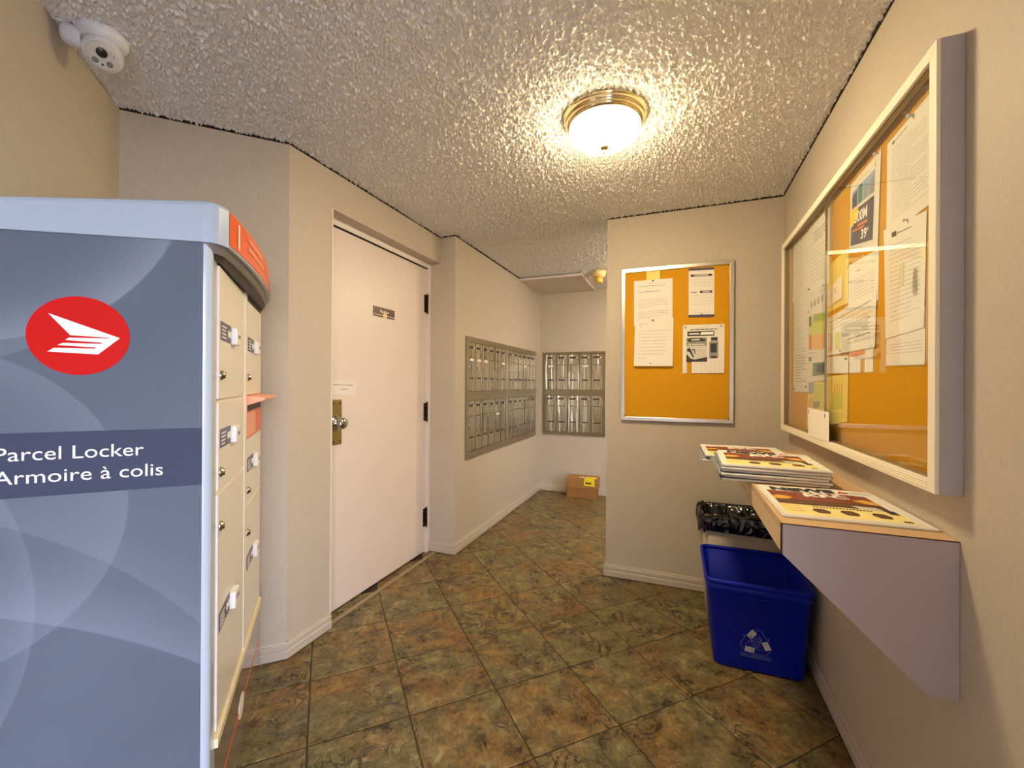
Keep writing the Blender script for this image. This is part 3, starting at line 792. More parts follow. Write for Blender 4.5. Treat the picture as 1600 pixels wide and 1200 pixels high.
# ================================================================== CORK BOARD ON THE FAR WALL
cb = Thing('cork_board', 'upright cork notice board with a thin silver frame on the far wall', 'notice board', (-0.016, YC, 1.066))
cx0, cx1, cz0, cz1 = -0.350, 0.322, 1.066, 2.072; fwid = 0.024
cb.part('cork_panel', MB().box(cx0 + 0.008, cx1 - 0.008, YC - 0.012, YC - 0.002, cz0 + 0.008, cz1 - 0.008), 'cork')
def frame_side(poly): return MB().prism(poly, YC - 0.022, YC - 0.001, 'y')
for poly in ([(cx0, cz1), (cx1, cz1), (cx1 - fwid, cz1 - fwid), (cx0 + fwid, cz1 - fwid)], [(cx0, cz0), (cx1, cz0), (cx1 - fwid, cz0 + fwid), (cx0 + fwid, cz0 + fwid)],
             [(cx0, cz0), (cx0, cz1), (cx0 + fwid, cz1 - fwid), (cx0 + fwid, cz0 + fwid)], [(cx1, cz0), (cx1, cz1), (cx1 - fwid, cz1 - fwid), (cx1 - fwid, cz0 + fwid)]):
    cb.part('frame_rail', frame_side(poly), 'alu_frame', bev=0.0015)
scw = MB()
for x, z in ((cx0 + 0.027, cz0 + 0.028), (cx1 - 0.027, cz0 + 0.028), (cx1 - 0.027, cz1 - 0.028)):
    cb.part('screw', MB().cyl((x, YC - 0.012, z), 0.0045, 0, 0.002, (0, -1, 0), 10), 'photo_dark')
N0 = 0.0125
st = Sheet('sticky_note', 'blank yellow note pinned at the top of the cork board above a letter', PL_FAR, (-0.192, 2.052), (-0.109, 2.049), (-0.192, 1.965), (-0.108, 1.965), N0, 0.001, 'sticky_yellow', 'note').done()
st.pin(0.5, 0.86, 'old_brass', 0.003, 0.004)
st = Sheet('letter_sheet', 'upper white typed letter pinned to the cork board under the yellow note', PL_FAR, (-0.271, 1.990), (-0.031, 1.990), (-0.269, 1.690), (-0.030, 1.700), N0 + 0.002, 0.003)
st.line(0.12, 0.80, 0.86, 'ink_soft', 0.010).line(0.12, 0.66, 0.735, 'ink_soft', 0.012)
st.para(0.12, 0.88, 0.56, 5, 0.043, 'ink_faint', 0.012).para(0.12, 0.88, 0.29, 4, 0.043, 'ink_faint', 0.012).pin(0.5, 0.97, 'photo_dark', 0.005).done()
st = Sheet('letter_sheet', 'lower white letter on the cork board with its bottom edge curling away', PL_FAR, (-0.262, 1.735), (-0.024, 1.734), (-0.268, 1.425), (-0.028, 1.423), N0 + 0.0065, 0.012)
st.para(0.12, 0.32, 0.90, 3, 0.03, 'ink_faint', 0.011)
for yy in (0.74, 0.67, 0.60, 0.53, 0.46, 0.39, 0.32, 0.25): st.line(0.10, rnd.uniform(0.75, 0.9), yy, 'ink_faint', 0.011)
st.line(0.10, 0.3, 0.16, 'ink_faint', 0.010).pin(0.47, 0.965, 'photo_dark', 0.005).pin(0.44, 0.06, 'steel', 0.004).done()
st = Sheet('rate_card', 'narrow white card with navy bands at top and bottom pinned on the cork board', PL_FAR, (0.064, 2.042), (0.211, 2.037), (0.065, 1.732), (0.213, 1.728), N0, 0.004)
st.rect(0, 0.955, 1, 1.0, 'navy_print').rect(0, 0, 1, 0.05, 'navy_print').rect(0.08, 0.83, 0.92, 0.872, 'ink').rect(0.45, 0.49, 0.92, 0.535, 'ink').rect(0.10, 0.50, 0.32, 0.515, 'ink')
st.rect(0.22, 0.842, 0.78, 0.862, 'photo_light', 0.0007).rect(0.55, 0.502, 0.84, 0.522, 'photo_light', 0.0007)
for yy in (0.76, 0.70, 0.64, 0.44, 0.38, 0.32, 0.26): st.line(0.12, 0.9, yy, 'ink_faint', 0.006)
st.line(0.2, 0.8, 0.09, 'ink_faint', 0.008).pin(0.5, 0.955, 'steel', 0.005).pin(0.5, 0.06, 'steel', 0.004).done()
st = Sheet('car_flyer', 'white flyer with grey car photographs and tear-off tabs on the cork board', PL_FAR, (0.033, 1.684), (0.271, 1.682), (0.031, 1.449), (0.270, 1.449), N0, 0.005)
_at = st.at
st.at = lambda x, y, n: _at(x, (y * 0.307 - 0.072) / 0.235, n)      # picture positions are fractions of sheet plus tabs
st.line(0.17, 0.82, 0.895, 'ink', 0.014).rect(0.11, 0.765, 0.76, 0.865, 'photo_dark').rect(0.15, 0.80, 0.40, 0.825, 'white_print', 0.0007).poly([(0.42, 0.79), (0.74, 0.79), (0.74, 0.845), (0.45, 0.845)], 'white_print', 0.0008)
st.rect(0.09, 0.555, 0.585, 0.735, 'photo_grey').poly([(0.10, 0.70), (0.20, 0.725), (0.44, 0.725), (0.57, 0.69), (0.53, 0.655), (0.15, 0.645)], 'photo_dark', 0.0007).poly([(0.20, 0.70), (0.42, 0.71), (0.40, 0.675), (0.22, 0.67)], 'photo_light', 0.0009).rect(0.12, 0.575, 0.54, 0.60, 'photo_light', 0.0007)
st.rect(0.09, 0.235, 0.595, 0.545, 'photo_light').poly([(0.09, 0.235), (0.595, 0.235), (0.595, 0.33), (0.30, 0.28), (0.20, 0.30), (0.09, 0.40)], 'photo_dark', 0.0007)
st.poly([(0.10, 0.50), (0.17, 0.53), (0.22, 0.45), (0.28, 0.33), (0.25, 0.32), (0.17, 0.44), (0.11, 0.45)], 'photo_dark', 0.0007).poly([(0.22, 0.50), (0.30, 0.49), (0.31, 0.40), (0.29, 0.40), (0.28, 0.47), (0.22, 0.48)], 'photo_dark', 0.0009)
st.rect(0.68, 0.66, 0.84, 0.735, 'photo_dark').rect(0.64, 0.30, 0.86, 0.65, 'photo_grey').rect(0.67, 0.42, 0.82, 0.61, 'photo_dark', 0.0007).rect(0.68, 0.305, 0.82, 0.35, 'photo_dark', 0.0007)
st.at = _at
for i in range(9):      # the tear-off strip, one tab already gone
    if i == 1: continue
    x0, x1 = i / 9 + 0.0015, (i + 1) / 9 - 0.0015
    mb = MB(); q_ = [st.at(x0, 0, 0), st.at(x1, 0, 0)]; dn = Vector((0, -0.001 * (i % 3), -0.072))
    mb.add([q_[0], q_[1], q_[1] + dn, q_[0] + dn] + [p + Vector((0, -0.0005, 0)) for p in (q_[0], q_[1], q_[1] + dn, q_[0] + dn)], [(3, 2, 1, 0), (4, 5, 6, 7), (0, 1, 5, 4), (1, 2, 6, 5), (2, 3, 7, 6), (3, 0, 4, 7)])
    st.t.part('tear_off_tab', mb, 'paper')
st.pin(0.06, 0.94, 'steel', 0.004).pin(0.92, 0.95, 'steel', 0.004).done()

# ================================================================== GLAZED NOTICE CABINET ON THE RIGHT WALL
gc = Thing('notice_cabinet', 'large glass-fronted notice cabinet hung on the right wall', 'notice board', (XR, 1.97, 1.06))
gy0, gy1, gz0, gz1 = 1.222, 2.730, 1.060, 2.076; GX = XR - 0.046
FWD = 0.030
# carcass: four side boards
for b_ in ((GX + 0.004, XR - 0.001, gy0, gy0 + 0.012, gz0, gz1), (GX + 0.004, XR - 0.001, gy1 - 0.012, gy1, gz0, gz1), (GX + 0.004, XR - 0.001, gy0 + 0.012, gy1 - 0.012, gz0, gz0 + 0.012), (GX + 0.004, XR - 0.001, gy0 + 0.012, gy1 - 0.012, gz1 - 0.012, gz1)):
    gc.part('side_board', MB().box(*b_), 'cabinet_body')
gc.part('cork_panel', MB().box(XR - 0.012, XR - 0.001, gy0 + 0.012, gy1 - 0.012, gz0 + 0.012, gz1 - 0.012), 'cork')
def front_rail(poly): return MB().prism(poly, GX - 0.004, GX + 0.006, 'x')
for poly in ([(gy0, gz1), (gy1, gz1), (gy1 - FWD, gz1 - FWD), (gy0 + FWD, gz1 - FWD)], [(gy0, gz0), (gy1, gz0), (gy1 - FWD, gz0 + FWD), (gy0 + FWD, gz0 + FWD)],
             [(gy0, gz0), (gy0, gz1), (gy0 + FWD, gz1 - FWD), (gy0 + FWD, gz0 + FWD)], [(gy1, gz0), (gy1, gz1), (gy1 - FWD, gz1 - FWD), (gy1 - FWD, gz0 + FWD)]):
    gc.part('frame_rail', front_rail(poly), 'cabinet_frame', bev=0.0015)
ri = MB()
for z in (0.008, 0.014, 0.020): ri.box(GX - 0.0052, GX - 0.004, gy0 + 0.03, gy1 - 0.03, gz0 + z, gz0 + z + 0.0025)
gc.part('rail_ribs', ri, 'cabinet_frame')
for z in (gz0 + FWD - 0.004, gz1 - FWD - 0.004): gc.part('glass_channel', MB().box(GX + 0.006, GX + 0.020, gy0 + 0.014, gy1 - 0.014, z, z + 0.008), 'channel')
for y in (gy0 + FWD - 0.004, gy1 - FWD - 0.004): gc.part('glass_channel', MB().box(GX + 0.006, GX + 0.020, y, y + 0.008, gz0 + FWD, gz1 - FWD), 'channel')
gc.part('glass_pane', MB().box(GX + 0.008, GX + 0.011, gy0 + 0.02, 2.025, gz0 + 0.026, gz1 - 0.026), 'pane_glass')
gc.part('glass_pane', MB().box(GX + 0.0145, GX + 0.0175, 1.965, gy1 - 0.02, gz0 + 0.026, gz1 - 0.026), 'pane_glass')
gc.part('finger_pull', MB().box(GX + 0.0075, GX + 0.0145, 2.0225, 2.0265, gz0 + 0.026, gz1 - 0.026), 'channel')
gc.part('finger_pull', MB().box(GX + 0.0078, GX + 0.0085, 1.395, 1.418, 1.560, 1.625), 'pull_pale')

G0 = 0.0125
def gsheet(name, label, y_l, y_r, zt_l, zt_r, zb_l, zb_r, lay=0, curl=0.003, mat='paper_warm', cat='paper', y_bl=None, y_br=None):
    return Sheet(name, label, PL_RIGHT, (-y_l, zt_l), (-y_r, zt_r), (-(y_bl or y_l), zb_l), (-(y_br or y_r), zb_r), G0 + lay * 0.0011, curl * 0.35, mat, cat)
# right hand column
s1 = gsheet('typed_page', 'topmost typed page at the near end of the glass cabinet', 1.561, 1.325, 2.012, 2.018, 1.740, 1.745, 0)
s1.rect(0.14, 0.925, 0.20, 0.955, 'ink').line(0.22, 0.5, 0.935, 'ink_soft', 0.010)
for i in range(22): s1.line(0.14, 0.92 if i % 5 else 0.6, 0.86 - i * 0.035, 'ink_faint', 0.007)
s1.pin(0.62, 0.985, 'white_plastic', 0.006, 0.012).done()
s2 = gsheet('typed_page', 'middle typed page at the near end of the glass cabinet with a heavy logo line', 1.578, 1.344, 1.765, 1.735, 1.440, 1.448, 1, y_bl=1.560, y_br=1.352)
s2.rect(0.22, 0.90, 0.34, 0.945, 'ink').line(0.36, 0.7, 0.915, 'ink_soft', 0.010)
for i in range(18): s2.line(0.14, rnd.choice((0.92, 0.9, 0.7)), 0.82 - i * 0.040, 'ink_faint', 0.007)
s2.pin(0.60, 1.0, 'white_plastic', 0.005, 0.010).done()
s3 = gsheet('typed_page', 'lowest typed page at the near end of the glass cabinet, mostly hidden', 1.560, 1.350, 1.50, 1.50, 1.361, 1.354, 0)
for i in range(4): s3.line(0.1, 0.95, 0.42 - i * 0.06, 'ink_faint', 0.012)
s3.done()
# internet flyer
ad = gsheet('internet_flyer', 'colour flyer with a city skyline and a large 300M in the glass cabinet', 1.840, 1.597, 2.014, 2.019, 1.775, 1.725, 1, mat='paper', y_bl=1.845, y_br=1.616)
ad.rect(0.08, 0.62, 0.84, 0.86, 'sky_print').poly([(0.08, 0.62), (0.08, 0.80), (0.26, 0.83), (0.26, 0.62)], 'navy_print', 0.0006).poly([(0.30, 0.62), (0.30, 0.86), (0.45, 0.86), (0.45, 0.62)], 'teal_print', 0.0006).poly([(0.52, 0.62), (0.52, 0.76), (0.60, 0.76), (0.60, 0.62)], 'photo_grey', 0.0006).poly([(0.70, 0.62), (0.70, 0.78), (0.80, 0.82), (0.84, 0.80), (0.84, 0.62)], 'photo_grey', 0.0006)
ad.line(0.2, 0.65, 0.91, 'yellow_print', 0.012).poly([(0.80, 0.90), (0.86, 0.94), (0.86, 0.87)], 'yellow_print')
ad.rect(0.05, 0.10, 0.84, 0.58, 'navy_print').poly([(0.02, 0.40), (0.02, 0.60), (0.32, 0.60), (0.32, 0.48), (0.10, 0.36)], 'yellow_print', 0.0008)
ad.text('300M', 0.20, 0.395, 0.19, 'white_print', width=0.44, lift=0.0011, bold=0.004).rect(0.30, 0.33, 0.66, 0.36, 'orange_print', 0.0010).rect(0.12, 0.285, 0.55, 0.31, 'orange_print', 0.0010)
ad.text('39', 0.44, 0.155, 0.16, 'white_print', width=0.20, lift=0.0011, bold=0.004).text("95", 0.65, 0.225, 0.06, 'white_print', width=0.05, lift=0.0011)
for i in range(3): ad.line(0.10, 0.28, 0.20 - i * 0.025, 'white_print', 0.007)
ad.rect(0.06, 0.02, 0.5, 0.075, 'photo_light').pin(0.02, 0.985, 'white_plastic', 0.005, 0.012).pin(0.92, 0.99, 'white_plastic', 0.005, 0.012).done()
for yy in ():
    pass
m0 = gsheet('typed_page', 'typed page below the skyline flyer in the glass cabinet', 1.856, 1.612, 1.734, 1.722, 1.560, 1.565, 0)
m0.line(0.3, 0.42, 0.78, 'ink_soft', 0.02)
for i in range(9): m0.line(0.08, 0.9, 0.62 - i * 0.065, 'ink_faint', 0.014)
m0.pin(0.02, 0.97, 'steel', 0.004, 0.006).done()
m1 = gsheet('notice_page', 'wide landscape notice with small pictures at its lower left in the glass cabinet', 2.090, 1.622, 1.575, 1.600, 1.424, 1.422, 2, y_bl=2.080, y_br=1.629)
for i in range(8): m1.line(0.50 if i > 2 else 0.06, 0.92, 0.84 - i * 0.095, 'ink_faint' if i % 3 else 'ink_soft', 0.02)
m1.rect(0.05, 0.15, 0.15, 0.58, 'photo_light').rect(0.22, 0.10, 0.33, 0.52, 'lime_print').rect(0.05, 0.10, 0.13, 0.18, 'peach_print', 0.0007).rect(0.36, 0.34, 0.88, 0.62, 'photo_light').pin(0.36, 0.06, 'steel', 0.004, 0.006).done()
m2 = gsheet('note_slip', 'small white slip overlapping the two glass panes beside a letter page', 2.085, 1.915, 1.690, 1.715, 1.622, 1.628, 2)
m2.line(0.1, 0.3, 0.5, 'ink_faint', 0.06).rect(0.5, 0.45, 0.62, 0.7, 'photo_light').pin(0.04, 0.86, 'photo_dark', 0.004, 0.006).done()
m3 = gsheet('note_slip', 'pale strip of paper behind the small white slip in the glass cabinet', 2.085, 1.86, 1.790, 1.800, 1.60, 1.60, 0, mat='sticky_yellow').done()
m4 = gsheet('note_slip', 'blank white slip in the middle of the glass cabinet under the landscape notice', 2.098, 1.845, 1.418, 1.412, 1.352, 1.346, 3, mat='paper').pin(0.95, 0.80, 'photo_dark', 0.004, 0.006).done()
m5 = gsheet('tab_flyer', 'flyer strip with one torn-off tab to the right of the blank slip', 1.844, 1.646, 1.425, 1.425, 1.388, 1.392, 0)
m5.rect(0.05, 0.4, 0.68, 0.95, 'orange_print')
for i in range(6):
    if i == 3: continue
    y0_ = 1.844 - i * 0.033; mb = MB().box(XR - G0 - 0.0012, XR - G0 - 0.0007, y0_ - 0.032, y0_, 1.346, 1.390); m5.t.part('tear_off_tab', mb, 'paper_warm')
m5.done()
# left hand column
l1 = gsheet('typed_page', 'upper typed page at the far end of the glass cabinet', 2.640, 2.330, 2.045, 2.030, 1.740, 1.752, 0)
for i in range(12): l1.line(0.12, 0.6, 0.90 - i * 0.07, 'ink_faint', 0.010)
l1.pin(0.55, 0.96, 'steel', 0.004, 0.006).done()
l2 = gsheet('typed_page', 'typed page with a bold heading beside the sliding glass joint', 2.350, 2.057, 2.036, 2.026, 1.735, 1.720, 1)
l2.para(0.25, 0.85, 0.84, 4, 0.045, 'ink_soft', 0.014)
for i in range(9): l2.line(0.12, 0.85, 0.60 - i * 0.06, 'ink_faint', 0.010)
l2.pin(0.86, 0.95, 'photo_dark', 0.005, 0.006).pin(0.06, 0.05, 'photo_dark', 0.005, 0.006).done()
l3 = gsheet('address_list', 'tall white list page at the far end of the glass cabinet', 2.612, 2.345, 1.780, 1.770, 1.270, 1.272, 1, mat='paper')
for i in range(30): l3.line(0.12, rnd.choice((0.3, 0.45, 0.6, 0.35)) if i < 18 else rnd.choice((0.85, 0.5, 0.7)), 0.94 - i * 0.029, 'ink_faint' if i < 20 else 'ink_soft', 0.008)
l3.pin(0.08, 0.03, 'photo_dark', 0.005, 0.006).pin(0.9, 0.05, 'photo_dark', 0.005, 0.006).done()
l4 = gsheet('picture_poster', 'poster with green and orange panels in the glass cabinet', 2.345, 2.090, 1.745, 1.716, 1.455, 1.440, 2, mat='paper')
for i in range(4): l4.poly([(0.12 + i * 0.2, 0.70 + i * 0.02), (0.24 + i * 0.2, 0.72 + i * 0.02), (0.22 + i * 0.2, 0.82 + i * 0.02), (0.14 + i * 0.2, 0.80 + i * 0.02)], 'photo_grey')
l4.line(0.55, 0.9, 0.93, 'ink_faint', 0.010).rect(0.04, 0.42, 0.18, 0.58, 'photo_dark').rect(0.28, 0.48, 0.92, 0.60, 'green_print').rect(0.04, 0.28, 0.92, 0.48, 'lime_print', 0.0002).rect(0.24, 0.05, 0.92, 0.28, 'peach_print').rect(0.04, 0.05, 0.22, 0.28, 'orange_print')
l4.pin(0.05, 0.66, 'steel', 0.004, 0.006).done()
l5 = gsheet('small_poster', 'small poster with a teal block below the green and orange one', 2.345, 2.080, 1.452, 1.440, 1.315, 1.325, 3, mat='paper')
l5.rect(0.28, 0.20, 0.90, 0.66, 'teal_print').rect(0.5, 0.30, 0.88, 0.60, 'navy_print', 0.0006).rect(0.04, 0.72, 0.20, 0.88, 'ink_soft').done()
l6 = gsheet('map_poster', 'large pale yellow map poster at the foot of the glass cabinet', 2.352, 1.853, 1.330, 1.345, 1.100, 1.172, 1, mat='sticky_yellow', y_bl=2.366, y_br=1.856)
l6 = l6
l6.rect(0.03, 0.70, 0.18, 0.94, 'sky_print').rect(0.03, 0.40, 0.20, 0.62, 'peach_print').rect(0.20, 0.45, 0.40, 0.88, 'lime_print').rect(0.19, 0.40, 0.36, 0.52, 'photo_grey', 0.0007).rect(0.66, 0.30, 0.90, 0.66, 'lime_print')
for i in range(4): l6.rect(0.72 + i * 0.05, 0.62, 0.74 + i * 0.05, 0.80 + 0.05 * (i % 2), 'gold_print')
for i in range(5): l6.line(0.03, 0.30, 0.34 - i * 0.05, 'ink_faint', 0.014)
l6.done()
l7 = Sheet('blank_card', 'blank white card stuck on the glass at the foot of the cabinet', PL_RIGHT, (-2.200, 1.205), (-1.920, 1.202), (-2.188, 1.082), (-1.918, 1.090), 0.052, 0.0, 'paper', 'card')
l7.rect(0.05, 0.80, 0.09, 0.95, 'ink_soft').rect(0.82, 0.78, 0.86, 0.92, 'ink_soft').done()

# ================================================================== SHELF
sh = Thing('wall_shelf', 'beige laminate wall shelf with sloping lilac end panel under the glass cabinet', 'shelf', (XR, 1.9, 0.60))
SY0, SY1, SX, SZ = 1.235, 2.62, 0.246, 0.957
sh.part('top', MB().box(SX, XR - 0.001, SY0, SY1, SZ - 0.022, SZ), 'laminate_top', bev=0.001)
sh.part('apron', MB().box(SX, SX + 0.018, SY0 + 0.001, SY1, SZ - 0.076, SZ - 0.023), 'laminate_edge')
def end_panel(y0, y1): return MB().prism([(SX, SZ - 0.001), (XR - 0.001, SZ - 0.001), (XR - 0.001, 0.603), (0.530, 0.603), (SX, SZ - 0.076)], y0, y1, 'y')
ep = sh.part('end_panel', end_panel(SY0 - 0.002, SY0 + 0.016), 'laminate_end', label='lilac laminate end panel')
sh.part('end_panel', end_panel(SY1 - 0.016, SY1 + 0.002), 'laminate_end')
sm_ = MB().box(SX - 0.0006, XR - 0.001, SY0 - 0.0028, SY0 - 0.0018, SZ - 0.0022, SZ + 0.0006)
sm_.box(SX - 0.0008, SX + 0.0012, SY0 - 0.0028, SY0 + 0.0004, SZ - 0.076, SZ)
sh.part('seam', sm_, 'laminate_seam')
sh.part('bracket', MB().box(XR - 0.03, XR - 0.001, SY0 + 0.02, SY1 - 0.02, SZ - 0.062, SZ - 0.023), 'laminate_edge')

# ================================================================== NEWSPAPERS
def newspaper(label, cx, cy, z, rot, wd, dp, th, group, cover=True, seed=0, sag=0.0, masthead='NEWS', bow=0.002, phase=None):
    """folded tabloid lying flat: rounded fold along its near edge, loose page edges on the other three"""
    r = random.Random(seed)
    t = Thing('newspaper', label, 'newspaper', (cx, cy, z), rot, group, local=True)
    nx, ny = 14, 8; ph = seed if phase is None else phase
    def top(u, v): return th + bow * (math.sin(u * 8.1 + ph) * 0.5 + math.sin(v * 5.0 + ph * 2) * 0.35) * (0.3 + v) - sag * (max(0.0, 0.24 - u) / 0.24) ** 1.5
    layers = 6
    mb = MB()
    for L in range(layers):
        z0 = th * L / layers; z1 = th * (L + 0.72) / layers
        jx0, jx1, jy = r.uniform(-0.006, 0.006), r.uniform(-0.007, 0.007), r.uniform(-0.008, 0.008)
        rows = []
        for j in range(ny + 1):
            v = j / ny; row = []
            for i in range(nx + 1):
                u = i / nx
                x = (u - 0.5) * wd + jx0 * (1 - u) + jx1 * u; y = (v - 0.5) * dp + (jy * v if j else 0)
                k = top(u, v) - th
                y += r.uniform(-0.0016, 0.0016) if j in (0, ny) else 0; x += r.uniform(-0.0016, 0.0016) if i in (0, nx) else 0
                row.append((x, y, k))
            rows.append(row)
        W = nx + 1; vs = []; fs = []
        for row in rows: vs += [(x, y, max(0.0002, z0 + k * (L + 1) / layers) if phase is None else z0 + k) for x, y, k in row]
        K = len(vs)
        for row in rows: vs += [(x, y, z1 + (k * (L + 1) / layers if phase is None else k)) for x, y, k in row]
        for j in range(ny):
            for i in range(nx): a = j * W + i; fs += [(a, a + W, a + W + 1, a + 1), (K + a, K + a + 1, K + a + W + 1, K + a + W)]
        for i in range(nx): a = i; fs.append((a, a + 1, K + a + 1, K + a)); a = ny * W + i; fs.append((a, K + a, K + a + 1, a + 1))
        for j in range(ny): a = j * W; fs.append((a, K + a, K + a + W, a + W)); a = j * W + nx; fs.append((a, a + W, K + a + W, K + a))
        mb.add(vs, fs, False)
    t.part('pages', mb, 'newsprint' if cover else 'newsprint_grey')
    # the fold along the near edge
    fold = []
    for i in range(nx + 1):
        u = i / nx; x = (u - 0.5) * wd; k = top(u, 0) - th
        fold.append([(x, -dp / 2 - th * 0.45 * math.cos(a), th * 0.46 + th * 0.46 * math.sin(a) + (k * 0.5 if phase is None else k)) for a in [math.pi * (-0.5 + q_ / 6) for q_ in range(7)]])
    t.part('fold', MB().loft(fold, True, True, True, closed=False), 'newsprint')
    if not cover: return t
    def at(u, v, lift=0.0006):
        return ((u - 0.5) * wd, (v - 0.5) * dp, top(u, v) - th / layers * 0.28 + lift)
    pr_ = {}
    def rect(u0, v0, u1, v1, mat, lift=0.0007):
        k = 6; q_ = 5; vs = [at(u0 + (u1 - u0) * i / k, v0 + (v1 - v0) * j / q_, lift) for j in range(q_ + 1) for i in range(k + 1)]
        pr_.setdefault(mat, MB()).add(vs, [(j * (k + 1) + i, j * (k + 1) + i + 1, (j + 1) * (k + 1) + i + 1, (j + 1) * (k + 1) + i) for j in range(q_) for i in range(k)])
    def poly(pts, mat, lift=0.0012): pr_.setdefault(mat, MB()).add([at(u, v, lift) for u, v in pts], [tuple(range(len(pts)))])
    def word(body, u, v, size, width, mat, lift=0.0016, bold=0.0):
        vs, fs = text_mesh(body, size, bold=bold, width=width); pr_.setdefault(mat, MB()).add([at(u + x, v + y * wd / dp, lift) for x, y in vs], fs)
    rect(0.01, 0.01, 0.99, 0.99, 'newsprint', 0.0004)
    if masthead:
        word(masthead, 0.10, 0.825, 0.19, 0.56, 'ink', bold=0.012)
        poly([(0.68, 0.85), (0.72, 0.93), (0.745, 0.895), (0.79, 0.905), (0.76, 0.87), (0.78, 0.84), (0.73, 0.855)], 'red_print')
        for i in range(2): rect(0.80, 0.905 - i * 0.025, 0.97, 0.915 - i * 0.025, 'ink_faint', 0.0011)
    rect(0.05, 0.50, 0.88, 0.80, 'brown_print')
    for i, (u0, u1) in enumerate(((0.36, 0.42), (0.44, 0.50), (0.52, 0.56), (0.60, 0.66))): poly([(u0, 0.73), (u1, 0.73), (u1 - 0.01, 0.775), (u0 - 0.01, 0.775)], 'white_print')
    word('KFC', 0.34, 0.625, 0.15, 0.36, 'white_print', bold=0.006)
    poly([(0.05, 0.56), (0.10, 0.62), (0.18, 0.61), (0.22, 0.56), (0.16, 0.50), (0.05, 0.48)], 'gold_print')
    poly([(0.70, 0.60), (0.80, 0.66), (0.88, 0.60), (0.88, 0.50), (0.76, 0.52)], 'gold_print')
    rect(0.05, 0.34, 0.88, 0.50, 'burger_print')
    poly([(0.62, 0.42), (0.80, 0.42), (0.84, 0.34), (0.66, 0.34)], 'photo_light'); poly([(0.82, 0.36), (0.90, 0.36), (0.90, 0.26), (0.84, 0.26)], 'photo_dark')
    rect(0.04, 0.05, 0.92, 0.34, 'cream_print')
    for i in range(18): rect(0.30 + i * 0.024, 0.285, 0.316 + i * 0.024, 0.315, 'ink', 0.0011)
    for u in (0.26, 0.46, 0.68): poly([(u, 0.20), (u + 0.03, 0.25), (u + 0.10, 0.25), (u + 0.13, 0.19), (u + 0.11, 0.13), (u + 0.03, 0.13)], 'burger_print')
    for i in range(3): rect(0.05, 0.28 - i * 0.07, 0.20, 0.30 - i * 0.07, 'gold_print', 0.0010)
    rect(0.84, 0.08, 0.90, 0.11, 'ink', 0.0011)
    fp = t.part('front_page', pr_.pop('newsprint'), 'newsprint')
    for k_, mb_ in pr_.items(): t.part('printed_text' if k_ == 'ink' else 'printed_picture', mb_, k_, fp)['kind'] = 'stuff'
    return t
newspaper('newspaper headed NEWS lying flat at the near end of the shelf', 0.416, 1.480, SZ, math.radians(1.2), 0.315, 0.368, 0.0065, 'newspapers on the shelf', True, 3, bow=0.0022)
# front pile, overhanging the shelf edge
zc = SZ + 0.0015; offs = [(-0.006, 0.002, 1.5), (0.012, 0.006, -2), (-0.014, -0.004, 3), (0.004, 0.006, -1), (-0.008, 0.0, 2.0), (0.004, 0.002, 0.5)]
FRONT_SAY = ['bottom', 'second lowest', 'third lowest', 'third highest', 'second highest', 'topmost']
for i, (ox, oy, rr) in enumerate(offs):
    nm = 'topmost newspaper of the front pile on the shelf, showing its colour cover' if i == 5 else f'{FRONT_SAY[i]} newspaper of the six in the front pile on the shelf'
    newspaper(nm, 0.322 + ox, 1.884 + oy, zc, math.radians(-2 + rr), 0.325, 0.360, 0.0090, 'newspapers on the shelf', i == 5, 11 + i, bow=0.0013, phase=2.0)
    zc += 0.0099
# rear pile, pushed back and out over the edge
zc = SZ; offs = [(-0.010, 0.004, -2), (0.008, 0.01, 2), (0.0, 0.008, 0)]
zc = SZ + 0.0014
REAR_SAY = ['bottom', 'middle', 'topmost']
for i, (ox, oy, rr) in enumerate(offs):
    nm = 'topmost newspaper of the rear pile on the shelf, half hidden by the front pile' if i == 2 else f'{REAR_SAY[i]} newspaper of the three in the rear pile on the shelf'
    newspaper(nm, 0.290 + ox, 2.268 + oy, zc, math.radians(1 + rr), 0.34, 0.360, 0.0104, 'newspapers on the shelf', i == 2, 31 + i, masthead='', bow=0.0012, phase=4.0)
    zc += 0.0108

# ================================================================== BINS
def rrect(x0, x1, y0, y1, z, r, n=6):
    pts = []
    for cx, cy, a0 in ((x1 - r, y1 - r, 0), (x0 + r, y1 - r, 1), (x0 + r, y0 + r, 2), (x1 - r, y0 + r, 3)):
        for i in range(n + 1):
            a = (a0 + i / n) * math.pi / 2; pts.append((cx + r * math.cos(a), cy + r * math.sin(a), z))
    return pts
rb = Thing('recycling_bin', 'blue plastic recycling bin with white recycling symbol under the shelf', 'recycling bin', (0.345, 2.38, 0))
def bx(t, ins=0.0):
    """bin wall outline at height fraction t"""
    L = lambda a, b: a + (b - a) * t
    return (L(0.165, 0.134) + ins, L(0.530, 0.552) - ins, L(2.190, 2.160) + ins, L(2.560, 2.606) - ins)
BH = 0.412
ring = lambda t, ins, z, r: rrect(*bx(t, ins), z, r)
bb = MB().loft([ring(0, 0.012, 0.0, 0.03), ring(0, 0.002, 0.006, 0.036), ring(0.03, 0.0, 0.014, 0.036), ring(0.86, 0.0, 0.355, 0.034), ring(0.865, -0.004, 0.357, 0.036), ring(0.95, -0.004, 0.392, 0.036),
                ring(0.955, 0.004, 0.392, 0.03), ring(0.05, 0.005, 0.016, 0.03)], True, True, True)
rb.part('tub', bb, 'bin_blue')
